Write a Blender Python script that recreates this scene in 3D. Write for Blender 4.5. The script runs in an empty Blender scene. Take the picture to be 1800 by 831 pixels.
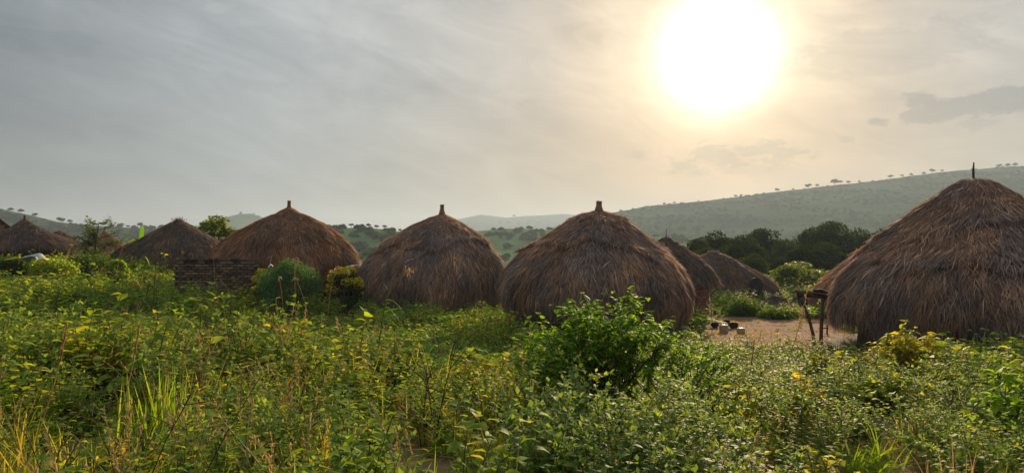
import bpy, math, random
import numpy as np
from mathutils import Vector, Matrix

# ------------------------------------------------------------------ camera, sky, sun, exposure
SC = bpy.context.scene
COL = SC.collection
F = 1334.0            # focal length in photo pixels (1800 wide)
EYE = 1.7
HOR = 430.0           # horizon row of the photo
R = math.radians

cam_d = bpy.data.cameras.new('camera'); cam = bpy.data.objects.new('camera', cam_d); COL.objects.link(cam)
cam_d.sensor_width = 36.0; cam_d.lens = 36.0 * F / 1800.0
cam_d.clip_start = 0.05; cam_d.clip_end = 12000
cam.location = (0, 0, EYE); cam.rotation_euler = (R(90.0) + math.atan(14.5 / F), 0, 0)
SC.camera = cam
SC.view_settings.view_transform = 'Standard'; SC.view_settings.look = 'None'
SC.view_settings.exposure = 1.0; SC.view_settings.gamma = 1.0
SC.view_settings.use_curve_mapping = False
SC.cycles.use_denoising = True
SC.cycles.max_bounces = 7; SC.cycles.diffuse_bounces = 3; SC.cycles.glossy_bounces = 2
SC.cycles.transmission_bounces = 4; SC.cycles.volume_bounces = 0; SC.cycles.transparent_max_bounces = 4

SUN_AZ, SUN_EL = R(15.2), R(13.6)
S = Vector((math.cos(SUN_EL) * math.sin(SUN_AZ), math.cos(SUN_EL) * math.cos(SUN_AZ), math.sin(SUN_EL)))

world = bpy.data.worlds.new('World'); SC.world = world; world.use_nodes = True


class NT:
    """tiny node-tree helper"""
    def __init__(self, tree):
        self.t = tree; tree.nodes.clear()
    def n(self, typ, **kw):
        nd = self.t.nodes.new(typ)
        for k, v in kw.items():
            setattr(nd, k, v)
        return nd
    def l(self, a, b):
        self.t.links.new(a, b)
    def put(self, sock, v):
        if isinstance(v, bpy.types.NodeSocket): self.l(v, sock)
        else: sock.default_value = v
    def m(self, op, a, b=None, c=None, clamp=False):
        nd = self.n('ShaderNodeMath', operation=op, use_clamp=clamp)
        self.put(nd.inputs[0], a)
        if b is not None: self.put(nd.inputs[1], b)
        if c is not None: self.put(nd.inputs[2], c)
        return nd.outputs[0]
    def vm(self, op, a, b=None):
        nd = self.n('ShaderNodeVectorMath', operation=op)
        self.put(nd.inputs[0], a)
        if b is not None: self.put(nd.inputs[1], b)
        return nd
    def mix(self, f, a, b, blend='MIX'):
        nd = self.n('ShaderNodeMix', data_type='RGBA', blend_type=blend)
        self.put(nd.inputs[0], f)
        for s_, v in ((nd.inputs[6], a), (nd.inputs[7], b)):
            if not isinstance(v, bpy.types.NodeSocket) and len(v) == 3: v = (*v, 1)
            self.put(s_, v)
        return nd.outputs[2]
    def ramp(self, f, stops, interp='LINEAR'):
        nd = self.n('ShaderNodeValToRGB'); cr = nd.color_ramp; cr.interpolation = interp
        while len(cr.elements) < len(stops): cr.elements.new(0.5)
        for e, (p, c) in zip(cr.elements, stops):
            e.position = p; e.color = (*c, 1) if len(c) == 3 else c
        self.put(nd.inputs[0], f)
        return nd.outputs[0]
    def noise(self, vec, scale, detail=3, rough=0.5, dist=0.0):
        nd = self.n('ShaderNodeTexNoise')
        if vec is not None: self.l(vec, nd.inputs['Vector'])
        nd.inputs['Scale'].default_value = scale; nd.inputs['Detail'].default_value = detail
        nd.inputs['Roughness'].default_value = rough; nd.inputs['Distortion'].default_value = dist
        return nd.outputs['Fac']
    def sstep(self, v, a, b, o0=0.0, o1=1.0):
        nd = self.n('ShaderNodeMapRange', interpolation_type='SMOOTHSTEP')
        self.put(nd.inputs[0], v)
        nd.inputs[1].default_value = a; nd.inputs[2].default_value = b
        nd.inputs[3].default_value = o0; nd.inputs[4].default_value = o1
        return nd.outputs[0]


def dir_px(px, py):
    v = Vector(((px - 900) / F, 1.0, (HOR - py) / F)); return v.normalized()


w = NT(world.node_tree)
tc = w.n('ShaderNodeTexCoord'); D = w.vm('NORMALIZE', tc.outputs['Generated']).outputs[0]
sep = w.n('ShaderNodeSeparateXYZ'); w.l(D, sep.inputs[0])
cosa = w.vm('DOT_PRODUCT', D, tuple(S)).outputs['Value']
ang = w.m('ARCCOSINE', w.m('MINIMUM', cosa, 0.999999))
ang = w.m('MULTIPLY', ang, 180 / math.pi)
# a veil of thin high cloud: brightness and warmth follow the angle from the sun
A = 100.0
veil = w.ramp(w.m('DIVIDE', ang, A), [(0.0, (1, 1, 1)), (0.040, (1.0, 0.93, 0.70)), (0.048, (0.95, 0.81, 0.56)), (0.062, (0.82, 0.67, 0.46)),
              (0.090, (0.65, 0.525, 0.385)), (0.12, (0.51, 0.44, 0.365)), (0.17, (0.465, 0.44, 0.405)), (0.25, (0.435, 0.447, 0.445)),
              (0.35, (0.345, 0.375, 0.392)), (0.50, (0.198, 0.226, 0.246)), (0.70, (0.27, 0.30, 0.315)), (1.0, (0.32, 0.35, 0.375))])
# low sky is warmer on the sun's side
low = w.m('MULTIPLY', w.sstep(sep.outputs[2], 0.0, 0.24, 1.0, 0.0), w.sstep(ang, 36.0, 8.0))
veil = w.mix(w.m('MULTIPLY', low, 1.0), veil, w.mix(1.0, veil, (1.08, 0.78, 0.50), 'MULTIPLY'))
# soft bands of thicker and thinner cloud, tilted a little
mp0 = w.n('ShaderNodeMapping'); mp0.inputs['Rotation'].default_value = (0, R(-17), 0); w.l(D, mp0.inputs[0])
mp = w.n('ShaderNodeMapping'); mp.inputs['Scale'].default_value = (1.3, 1.3, 4.2); w.l(mp0.outputs[0], mp.inputs[0])
c1 = w.noise(mp.outputs[0], 1.9, 4, 0.5, 0.5)
c2 = w.noise(mp.outputs[0], 5.5, 6, 0.6, 1.0)
cl = w.m('ADD', w.m('MULTIPLY', w.m('SUBTRACT', c1, 0.5), 1.0), w.m('MULTIPLY', w.m('SUBTRACT', c2, 0.5), 0.80))
bright = w.m('ADD', 1.0, cl)
veil = w.mix(1.0, veil, w.ramp(bright, [(0.0, (0, 0, 0)), (1.0, (1, 1, 1))]), 'MULTIPLY') if False else w.vm('MULTIPLY', veil, w.vm('ADD', (1, 1, 1), w.vm('MULTIPLY', cl, (1.0, 0.94, 0.86)).outputs[0]).outputs[0]).outputs[0]
# an overcast dome is brighter overhead than near the horizon (CIE overcast sky)
cie = w.m('DIVIDE', w.m('ADD', 1.0, w.m('MULTIPLY', w.m('MAXIMUM', sep.outputs[2], 0.0), 2.0)), 1.42)
veil = w.vm('SCALE', veil); veil.inputs['Scale'].default_value = 1.0
w.l(w.m('MULTIPLY', cie, 0.505), veil.inputs['Scale']); veil = veil.outputs[0]
# small low grey cumulus scraps
mp2 = w.n('ShaderNodeMapping'); mp2.inputs['Scale'].default_value = (1, 1, 2.3); w.l(D, mp2.inputs[0])
fine = w.noise(mp2.outputs[0], 26.0, 5, 0.62, 0.3)
mid = w.noise(mp2.outputs[0], 7.0, 3, 0.5, 0.2)


def scrap(px, py, wx, wy, strength, thr, skew=0.0):
    c = dir_px(px, py)
    dx = w.m('SUBTRACT', w.m('DIVIDE', sep.outputs[0], sep.outputs[1]), c.x / c.y)
    dz = w.m('SUBTRACT', w.m('DIVIDE', sep.outputs[2], sep.outputs[1]), c.z / c.y)
    dz = w.m('SUBTRACT', dz, w.m('MULTIPLY', dx, skew))
    a = w.m('POWER', w.m('DIVIDE', dx, wx / F), 2.0); b = w.m('POWER', w.m('DIVIDE', dz, wy / F), 2.0)
    e = w.m('SUBTRACT', 1.0, w.m('ADD', a, b))
    e = w.m('ADD', w.m('MULTIPLY', e, 0.45), w.m('MULTIPLY', w.m('SUBTRACT', fine, 0.5), 2.4))
    e = w.sstep(e, thr, thr + 0.42)
    return w.m('MULTIPLY', w.m('MULTIPLY', e, strength), w.m('GREATER_THAN', sep.outputs[1], 0.1))


scr = None
for args in [(1735, 182, 130, 24, 0.75, -0.12, 0.17), (1630, 196, 52, 28, 0.7, -0.12, 0.0), (1548, 215, 20, 10, 0.8, -0.15, 0), (1710, 222, 66, 18, 0.35, -0.05, 0.1),
             (1250, 280, 170, 32, 0.6, 0.08, 0.03), (1360, 262, 60, 18, 0.6, 0.0, 0.0), (1490, 244, 18, 6, 0.4, -0.15, 0), (1330, 300, 90, 10, 0.30, 0.0, 0.02), (1120, 272, 14, 8, 0.4, -0.1, 0),
             (1560, 88, 170, 40, 0.26, -0.3, 0.15), (60, 70, 150, 18, 0.20, -0.3, -0.1), (560, 120, 200, 50, 0.13, -0.4, -0.12)]:
    s1 = scrap(*args)
    scr = s1 if scr is None else w.m('MAXIMUM', scr, s1)
veil = w.mix(scr, veil, w.vm('MULTIPLY', veil, (0.44, 0.51, 0.60)).outputs[0])
wsp = None
for args in [(370, 118, 26, 9, 0.30, -0.1, -0.25), (385, 12, 26, 10, 0.28, -0.1, 0.0), (880, 185, 90, 26, 0.22, 0.0, 0.1), (740, 10, 60, 16, 0.2, -0.1, 0.2)]:
    s1 = scrap(*args)
    wsp = s1 if wsp is None else w.m('MAXIMUM', wsp, s1)
veil = w.mix(wsp, veil, w.vm('MULTIPLY', veil, (1.35, 1.30, 1.22)).outputs[0])
# the sun's own blown-out aureole seen through the cloud
cang = w.m('ADD', ang, w.m('MULTIPLY', w.m('SUBTRACT', c2, 0.5), 1.4))
halo = w.m('MULTIPLY', w.m('POWER', w.sstep(cang, 7.2, 2.0), 2.0), 0.30)
core = w.m('ADD', w.m('MULTIPLY', w.sstep(cang, 3.9, 2.4), 2.6), halo)
veil = w.vm('ADD', veil, w.vm('MULTIPLY', core, (1.0, 0.95, 0.82)).outputs[0]).outputs[0]
sky = w.n('ShaderNodeTexSky', sky_type='NISHITA', sun_disc=False, sun_elevation=SUN_EL, sun_rotation=SUN_AZ, altitude=1100, air_density=1.0, dust_density=3.0)
b1 = w.n('ShaderNodeBackground'); w.l(sky.outputs[0], b1.inputs[0]); b1.inputs[1].default_value = 0.06
b2 = w.n('ShaderNodeBackground'); w.l(veil, b2.inputs[0]); b2.inputs[1].default_value = 1.0
mx = w.n('ShaderNodeMixShader'); mx.inputs[0].default_value = 0.95
w.l(b1.outputs[0], mx.inputs[1]); w.l(b2.outputs[0], mx.inputs[2])
wo = w.n('ShaderNodeOutputWorld'); w.l(mx.outputs[0], wo.inputs[0])

sun_d = bpy.data.lights.new('sun', 'SUN'); sun = bpy.data.objects.new('sun', sun_d); COL.objects.link(sun)
sun_d.energy = 5.0; sun_d.angle = R(4.0); sun_d.color = (1.0, 0.76, 0.47)
SL = Vector((math.cos(R(14.6)) * math.sin(R(19.0)), math.cos(R(14.6)) * math.cos(R(19.0)), math.sin(R(14.6))))   # turned slightly aside from the visible sun to widen the lit thatch edges
sun.rotation_euler = SL.to_track_quat('Z', 'Y').to_euler(); sun.location = (60, 220, 60)

# ------------------------------------------------------------------ helpers
rng = np.random.default_rng(7)
random.seed(7)


def ss(a, b, v):
    t = np.clip((v - a) / (b - a), 0, 1); return t * t * (3 - 2 * t)


def wob(x, y, seed=0, f=1.0):
    """smooth pseudo-noise, about -1..1"""
    r_ = np.random.default_rng(1000 + seed); out = 0.0
    for k in range(6):
        a = r_.uniform(0, 2 * math.pi); fr = f * r_.uniform(0.5, 1.9); p = r_.uniform(0, 6.28)
        out = out + np.sin((x * math.cos(a) + y * math.sin(a)) * fr + p)
    return out / 3.2


def ground_z(x, y):
    x = np.asarray(x, float); y = np.asarray(y, float)
    z = -1.15 * ss(5, 19, y)
    z = z + 1.5 * ss(-2, -20, x) * ss(12, 36, y)
    z = z - 17.0 * ss(44, 230, y) - 3.0 * ss(200, 900, y)
    z = z + 0.05 * wob(x, y, 1, 0.9) * ss(200, 60, np.abs(x) + y)
    return z


def gz(x, y): return float(ground_z(x, y))


def at(px, d): return (px - 900) / F * d


def zpx(py, d): return EYE + (HOR - py) / F * d


def norm(v): return v / np.maximum(np.linalg.norm(v, axis=-1, keepdims=True), 1e-9)


def mesh_np(name, V, Fq, tint=None, mats=(), midx=None, smooth=False):
    """V (n,3); Fq: list of int arrays (m,3) or (m,4)"""
    me = bpy.data.meshes.new(name)
    if not isinstance(Fq, list): Fq = [Fq]
    tot = np.concatenate([np.full(len(f), f.shape[1], np.int32) for f in Fq])
    loops = np.concatenate([f.ravel() for f in Fq]).astype(np.int32)
    me.vertices.add(len(V)); me.vertices.foreach_set('co', np.asarray(V, np.float32).ravel())
    me.loops.add(len(loops)); me.loops.foreach_set('vertex_index', loops)
    me.polygons.add(len(tot))
    start = np.concatenate([[0], np.cumsum(tot)[:-1]]).astype(np.int32)
    me.polygons.foreach_set('loop_start', start); me.polygons.foreach_set('loop_total', tot)
    if midx is not None: me.polygons.foreach_set('material_index', midx.astype(np.int32))
    if smooth: me.polygons.foreach_set('use_smooth', np.ones(len(tot), bool))
    if tint is not None:
        at_ = me.attributes.new('tint', 'FLOAT', 'POINT'); at_.data.foreach_set('value', np.asarray(tint, np.float32))
    for m_ in mats: me.materials.append(m_)
    me.update(calc_edges=True)
    return me


class Geo:
    def __init__(self): self.V = []; self.T = []; self.Fs = []; self.M = []; self.n = 0
    def add(self, V, Fa, tint=0.5, mat=0):
        V = np.asarray(V, float)
        if len(V) == 0: return
        self.V.append(V); self.T.append(np.broadcast_to(np.asarray(tint, float), (len(V),)))
        for f in (Fa if isinstance(Fa, list) else [Fa]):
            f = np.asarray(f)
            self.Fs.append(f + self.n); self.M.append(np.full(len(f), mat))
        self.n += len(V)
    def mesh(self, name, mats, smooth=False):
        q = [(f, m_) for f, m_ in zip(self.Fs, self.M) if f.shape[1] == 4]; t = [(f, m_) for f, m_ in zip(self.Fs, self.M) if f.shape[1] == 3]
        Fl = []; Ml = []
        for grp in (q, t):
            if grp: Fl.append(np.concatenate([g_[0] for g_ in grp])); Ml.append(np.concatenate([g_[1] for g_ in grp]))
        return mesh_np(name, np.concatenate(self.V), Fl, np.concatenate(self.T), mats, np.concatenate(Ml), smooth)
    def obj(self, name, mats, parent=None, smooth=False, loc=None):
        return link(name, self.mesh(name, mats if isinstance(mats, (list, tuple)) else [mats], smooth), parent, loc)


def link(name, me, parent=None, loc=None):
    o = bpy.data.objects.new(name, me); COL.objects.link(o)
    if parent is not None: o.parent = parent
    if loc is not None: o.location = loc
    return o


def tag(o, label, cat=None, group=None, kind=None):
    o['label'] = label
    if cat: o['category'] = cat
    if group: o['group'] = group
    if kind: o['kind'] = kind
    return o


def empty(name, loc, label=None, cat=None, group=None, rz=0.0):
    o = bpy.data.objects.new(name, None); COL.objects.link(o); o.location = loc; o.rotation_euler = (0, 0, rz)
    o.empty_display_size = 0.2
    if label: tag(o, label, cat, group)
    return o


def copy_tree(o, loc=None, rz=None, scale=None, label=None, parent=None):
    c = o.copy(); COL.objects.link(c); c.parent = parent
    for ch in list(o.children): copy_tree(ch, parent=c)
    if loc is not None: c.location = loc
    if rz is not None: c.rotation_euler = (0, 0, rz)
    if scale is not None: c.scale = scale if isinstance(scale, tuple) else (scale,) * 3
    if label: c['label'] = label
    return c


def leafset(P, Dr, L, W, droop, ts, ws, fold=0.0, up=None, roll=0.0, tint=None, rg=rng):
    """n ribbons; returns V, quads, tint per vertex"""
    P = np.asarray(P, float); n = len(P); Dr = norm(np.asarray(Dr, float))
    L = np.broadcast_to(np.asarray(L, float), (n,)); W = np.broadcast_to(np.asarray(W, float), (n,))
    droop = np.broadcast_to(np.asarray(droop, float), (n,))
    if up is None: up = np.tile([0., 0., 1.], (n, 1)) + rg.normal(0, 0.15, (n, 3))
    side = norm(np.cross(Dr, up)); nr = norm(np.cross(side, Dr))
    if np.any(np.asarray(roll) != 0):
        a = rg.normal(0, 1, n) * roll
        side, nr = side * np.cos(a)[:, None] + nr * np.sin(a)[:, None], nr * np.cos(a)[:, None] - side * np.sin(a)[:, None]
    cols = []
    for t, wv in zip(ts, ws):
        c = P + Dr * (L * t)[:, None]; c = c - np.array([0, 0, 1.0]) * (droop * L * t * t)[:, None]
        s_ = side * (W * wv)[:, None]
        if fold: cols += [c - s_ + nr * (W * wv * fold)[:, None], c, c + s_ + nr * (W * wv * fold)[:, None]]
        else: cols += [c - s_, c + s_]
    k = len(cols); V = np.stack(cols, 1).reshape(-1, 3)
    m_ = 3 if fold else 2; q = []
    for i in range(len(ts) - 1):
        for j in range(m_ - 1):
            a = i * m_ + j; q.append([a, a + 1, a + m_ + 1, a + m_])
    q = np.array(q); Fa = (np.arange(n)[:, None, None] * k + q[None]).reshape(-1, 4)
    if tint is None: tint = rg.uniform(0, 1, n)
    return V, Fa, np.repeat(np.broadcast_to(tint, (n,)), k)


LEAF = dict(ts=(0, .28, .62, 1), ws=(.08, .95, .8, .03), fold=.25)
HEART = dict(ts=(0, .06, .3, .65, 1), ws=(.15, .75, 1.0, .72, .03), fold=.22)
LANCE = dict(ts=(0, .3, .7, 1), ws=(.25, 1, .6, .03), fold=.3)
BLADE = dict(ts=(0, .35, .7, 1), ws=(.8, 1, .7, .05))
SIMPLE = dict(ts=(0, .4, 1), ws=(.15, 1, .05), fold=.2)


def tube(pts, rad, sides=6, cap=True):
    pts = np.asarray(pts, float); n = len(pts); rad = np.broadcast_to(np.asarray(rad, float), (n,))
    tg = norm(np.gradient(pts, axis=0)); ref = np.tile([0.31, 0.17, 0.93], (n, 1)) if abs(tg[:, 2]).max() < 0.8 else np.tile([0.95, 0.3, 0.05], (n, 1))
    a = norm(np.cross(tg, ref)); b = np.cross(tg, a)
    th = np.arange(sides) / sides * 2 * math.pi
    ring = a[:, None, :] * np.cos(th)[None, :, None] + b[:, None, :] * np.sin(th)[None, :, None]
    V = (pts[:, None, :] + ring * rad[:, None, None]).reshape(-1, 3)
    Fq = []
    for i in range(n - 1):
        for j in range(sides):
            k = (j + 1) % sides; Fq.append([i * sides + j, i * sides + k, (i + 1) * sides + k, (i + 1) * sides + j])
    Fl = [np.array(Fq)]
    if cap:
        V = np.concatenate([V, pts[[0, -1]]]); e = n * sides
        Fl.append(np.array([[e, (j + 1) % sides, j] for j in range(sides)] + [[e + 1, (n - 1) * sides + j, (n - 1) * sides + (j + 1) % sides] for j in range(sides)]))
    return V, Fl


def lathe(prof, seg=24, wobble=0.0, seed=0):
    prof = np.asarray(prof, float); th = np.arange(seg) / seg * 2 * math.pi
    r_ = prof[:, 0][:, None] * (1 + wobble * wob(np.cos(th)[None] * 2, np.sin(th)[None] * 2 + prof[:, 1][:, None] * 3, seed))
    V = np.stack([r_ * np.cos(th), r_ * np.sin(th), np.broadcast_to(prof[:, 1][:, None], r_.shape)], -1).reshape(-1, 3)
    n = len(prof); Fq = []
    for i in range(n - 1):
        for j in range(seg):
            k = (j + 1) % seg; Fq.append([i * seg + j, i * seg + k, (i + 1) * seg + k, (i + 1) * seg + j])
    return V, np.array(Fq)


def boxv(c, s, rz=0.0, jit=0.0, rg=rng):
    v = np.array([[x, y, z] for x in (-.5, .5) for y in (-.5, .5) for z in (-.5, .5)]) * np.asarray(s)
    if jit: v = v + rg.uniform(-jit, jit, v.shape)
    cs, sn = math.cos(rz), math.sin(rz)
    v = np.stack([v[:, 0] * cs - v[:, 1] * sn, v[:, 0] * sn + v[:, 1] * cs, v[:, 2]], 1) + np.asarray(c)
    f = np.array([[0, 1, 3, 2], [4, 6, 7, 5], [0, 4, 5, 1], [2, 3, 7, 6], [0, 2, 6, 4], [1, 5, 7, 3]])
    return v, f


# ------------------------------------------------------------------ materials
def new_mat(name):
    m_ = bpy.data.materials.new(name); m_.use_nodes = True; return m_, NT(m_.node_tree)


def mat_leaf(name, stops, trans=0.45, rough=0.6, tboost=(2.7, 2.3, 0.6), spec=0.04):
    m_, t = new_mat(name)
    a = t.n('ShaderNodeAttribute', attribute_name='tint'); oi = t.n('ShaderNodeObjectInfo')
    f = t.m('ADD', t.m('MULTIPLY', a.outputs['Fac'], 0.62), t.m('MULTIPLY', oi.outputs['Random'], 0.38))
    col = t.ramp(f, stops)
    p = t.n('ShaderNodeBsdfPrincipled'); t.l(col, p.inputs['Base Color'])
    p.inputs['Roughness'].default_value = rough; p.inputs['Specular IOR Level'].default_value = spec
    tr = t.n('ShaderNodeBsdfTranslucent'); t.l(t.vm('MULTIPLY', col, tboost).outputs[0], tr.inputs[0])
    mx_ = t.n('ShaderNodeMixShader'); mx_.inputs[0].default_value = trans
    t.l(p.outputs[0], mx_.inputs[1]); t.l(tr.outputs[0], mx_.inputs[2])
    o = t.n('ShaderNodeOutputMaterial'); t.l(mx_.outputs[0], o.inputs[0])
    return m_


def mat_solid(name, stops, scale=8.0, rough=0.8, bump=0.3, stretch=(1, 1, 1), spec=0.04, bscale=None, detail=5, rnd=0.25):
    """noise-varied surface"""
    m_, t = new_mat(name)
    tc_ = t.n('ShaderNodeTexCoord'); mp_ = t.n('ShaderNodeMapping'); mp_.inputs['Scale'].default_value = stretch
    t.l(tc_.outputs['Object'], mp_.inputs[0])
    nz = t.noise(mp_.outputs[0], scale, detail, 0.6, 0.3)
    oi = t.n('ShaderNodeObjectInfo')
    f = t.m('ADD', nz, t.m('MULTIPLY', t.m('SUBTRACT', oi.outputs['Random'], 0.5), rnd))
    col = t.ramp(f, stops)
    p = t.n('ShaderNodeBsdfPrincipled'); t.l(col, p.inputs['Base Color'])
    p.inputs['Roughness'].default_value = rough; p.inputs['Specular IOR Level'].default_value = spec
    if bump:
        b = t.n('ShaderNodeBump'); b.inputs['Strength'].default_value = bump; b.inputs['Distance'].default_value = 0.03
        t.l(t.noise(mp_.outputs[0], bscale or scale * 4, 5, 0.65), b.inputs['Height']); t.l(b.outputs[0], p.inputs['Normal'])
    o = t.n('ShaderNodeOutputMaterial'); t.l(p.outputs[0], o.inputs[0])
    return m_


def G(*c): return c


# greens get lighter and yellower with the tint value; the last stops are dying leaves
M_BUSH = mat_leaf('leaf_bush', [(0, (.058, .130, .018)), (.45, (.108, .215, .025)), (.8, (.186, .308, .036)), (1, (.291, .343, .043))], .5)
M_WEED = mat_leaf('leaf_weed', [(0, (.055, .099, .017)), (.4, (.112, .190, .028)), (.75, (.198, .258, .037)), (.965, (.325, .288, .044)), (1, (.617, .334, .037))], .45)
M_YEL = mat_leaf('leaf_yellow_green', [(0, (.120, .168, .022)), (.45, (.222, .253, .034)), (.8, (.349, .295, .044)), (.95, (.571, .351, .037)), (1, (.714, .337, .037))], .5)
M_BEAN = mat_leaf('leaf_bean', [(0, (.078, .154, .022)), (.5, (.149, .255, .031)), (.9, (.244, .325, .037)), (.985, (.453, .371, .037)), (1, (.785, .463, .037))], .5)
M_FINE = mat_leaf('leaf_feathery', [(0, (.065, .124, .046)), (.5, (.124, .195, .065)), (1, (.208, .273, .091))], .35)
M_GRASS = mat_leaf('grass_green', [(0, (.068, .130, .015)), (.45, (.130, .220, .022)), (.8, (.222, .288, .034)), (1, (.411, .319, .074))], .42)
M_GRASSY = mat_leaf('grass_yellowing', [(0, (.120, .148, .028)), (.4, (.222, .211, .044)), (.75, (.365, .253, .074)), (1, (.539, .323, .123))], .4)
M_DRY = mat_leaf('grass_dry', [(0, (.20, .12, .055)), (.5, (.34, .22, .11)), (1, (.48, .33, .18))], .3, .6, (1.3, 1.2, .9))
M_TAN = mat_leaf('seed_tan', [(0, (.22, .14, .06)), (.5, (.36, .25, .12)), (1, (.46, .34, .18))], .4, .7, (1.3, 1.2, .9))
M_HUSK = mat_leaf('dry_husk', [(0, (.30, .16, .08)), (.5, (.48, .27, .14)), (1, (.58, .38, .22))], .4, .7, (1.2, 1.1, .9))
M_DARKFEATH = mat_leaf('leaf_blue_green', [(0, (.026, .072, .034)), (.5, (.050, .120, .052)), (1, (.085, .17, .07))], .35)
M_GOLD = mat_leaf('leaf_golden_tips', [(0, (.30, .27, .02)), (.5, (.48, .40, .03)), (1, (.60, .48, .04))], .4)
M_HEDGE = mat_leaf('leaf_hedge', [(0, (.020, .046, .010)), (.5, (.039, .078, .014)), (1, (.088, .135, .021))], .35)
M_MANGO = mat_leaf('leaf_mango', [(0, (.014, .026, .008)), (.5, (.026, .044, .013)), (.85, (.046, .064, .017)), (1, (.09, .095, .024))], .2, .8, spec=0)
M_TREE = mat_leaf('leaf_light_tree', [(0, (.045, .075, .022)), (.5, (.075, .115, .03)), (1, (.12, .15, .04))], .35)
M_ACACIA = mat_leaf('leaf_acacia', [(0, (.035, .065, .016)), (.5, (.075, .115, .022)), (1, (.15, .16, .03))], .4)
M_BANANA = mat_leaf('leaf_banana', [(0, (.05, .14, .02)), (1, (.09, .19, .03))], .4)
M_FAR = mat_leaf('leaf_far', [(0, (.020, .042, .016)), (.5, (.032, .060, .021)), (1, (.05, .080, .026))], .15, .8, spec=0)
M_STEM = mat_solid('stem_green', [(.3, (.07, .10, .025)), (.7, (.14, .13, .05))], 20, .6, 0)
M_TWIG = mat_solid('stem_brown', [(.3, (.045, .030, .020)), (.7, (.11, .075, .045))], 20, .8, 0)
M_BARK = mat_solid('bark', [(.3, (.045, .034, .026)), (.7, (.12, .09, .065))], 12, .9, .5, (1, 1, .3))
M_POLE = mat_solid('weathered_pole', [(.3, (.035, .024, .018)), (.7, (.12, .085, .06))], 10, .85, .5, (1, 1, .25))


def mat_thatch(name, stops, trans=0.40):
    m_, t = new_mat(name)
    a = t.n('ShaderNodeAttribute', attribute_name='tint'); tc_ = t.n('ShaderNodeTexCoord')
    nz = t.noise(tc_.outputs['Object'], 2.2, 4, .6, .4)
    f = t.m('ADD', t.m('MULTIPLY', a.outputs['Fac'], .75), t.m('MULTIPLY', nz, .30))
    col = t.ramp(f, stops)
    hue = t.sstep(t.noise(tc_.outputs['Object'], .9, 3, .55, .6), .36, .64)
    col = t.vm('MULTIPLY', col, t.mix(hue, (.80, .84, .92), (1.22, 1.06, .88))).outputs[0]
    p = t.n('ShaderNodeBsdfPrincipled'); t.l(col, p.inputs['Base Color']); p.inputs['Roughness'].default_value = .75
    p.inputs['Specular IOR Level'].default_value = .2
    tr = t.n('ShaderNodeBsdfTranslucent'); t.l(col, tr.inputs[0])
    mx_ = t.n('ShaderNodeMixShader'); mx_.inputs[0].default_value = trans
    t.l(p.outputs[0], mx_.inputs[1]); t.l(tr.outputs[0], mx_.inputs[2])
    o = t.n('ShaderNodeOutputMaterial'); t.l(mx_.outputs[0], o.inputs[0])
    return m_


M_TH = {
    'brown': mat_thatch('thatch_brown', [(.05, (.104, .056, .037)), (.4, (.268, .146, .088)), (.75, (.488, .275, .159)), (1, (.708, .464, .281))]),
    'grey': mat_thatch('thatch_grey', [(.05, (.090, .060, .050)), (.4, (.255, .172, .138)), (.75, (.46, .315, .235)), (1, (.74, .55, .40))]),
    'dark': mat_thatch('thatch_dark', [(.05, (.050, .037, .032)), (.4, (.127, .090, .073)), (.75, (.231, .165, .127)), (1, (.374, .275, .198))]),
    'rust': mat_thatch('thatch_rust', [(.05, (.085, .047, .031)), (.4, (.235, .128, .078)), (.75, (.44, .245, .14)), (1, (.70, .46, .27))]),
}
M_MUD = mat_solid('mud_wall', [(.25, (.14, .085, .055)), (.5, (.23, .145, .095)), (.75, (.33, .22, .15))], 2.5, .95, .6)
M_MUDDARK = mat_solid('dark_mud', [(.25, (.045, .032, .025)), (.75, (.11, .08, .06))], 2.5, .95, .6)  # darker mud tone for hut walls, coops, plinth and some pebbles
M_BRICK = mat_solid('mud_brick', [(.2, (.15, .085, .055)), (.5, (.26, .155, .10)), (.8, (.36, .23, .155))], 5, .95, .5, rnd=.5)
M_BRICKOLD = mat_solid('old_brick', [(.2, (.055, .036, .027)), (.5, (.12, .074, .052)), (.8, (.21, .14, .095))], 5, .95, .5, rnd=.6)
M_MORTAR = mat_solid('mud_mortar', [(.3, (.05, .035, .026)), (.7, (.09, .065, .048))], 5, .95, .4)
M_WOOD = mat_solid('old_door_wood', [(.3, (.02, .015, .012)), (.7, (.05, .038, .03))], 6, .9, .4, (1, 1, .2))
M_BLACK = mat_solid('black_pot_and_doorway_shade', [(.3, (.010, .009, .009)), (.7, (.028, .025, .023))], 6, .9, .2, spec=.05)
M_BLACKP = mat_solid('black_plastic', [(.3, (.008, .008, .009)), (.7, (.02, .02, .022))], 6, .8, .2, spec=.08)
M_WHITE = mat_solid('white_cloth', [(.3, (.62, .62, .62)), (.7, (.78, .78, .77))], 6, .7, .2)
M_CREAM = mat_solid('cream_plastic', [(.3, (.30, .21, .14)), (.7, (.42, .32, .22))], 4, .5, .05, spec=.4)
M_BLUE = mat_solid('blue_plastic', [(.3, (.05, .19, .42)), (.7, (.07, .25, .52))], 4, .4, .05, spec=.45)
M_GREYW = mat_solid('grey_wood', [(.3, (.17, .14, .12)), (.7, (.30, .26, .23))], 5, .85, .4, (1, 1, .4))
M_TARP = mat_solid('grey_green_tarp', [(.3, (.24, .28, .27)), (.7, (.36, .40, .38))], 5, .6, .1)
M_IRON = mat_solid('rusty_sheet', [(.3, (.12, .07, .05)), (.7, (.22, .14, .10))], 4, .6, .2)
M_ORANGE = mat_solid('orange_brick', [(.2, (.26, .12, .06)), (.5, (.38, .19, .10)), (.8, (.47, .26, .15))], 4, .95, .4, rnd=.4)

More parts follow.
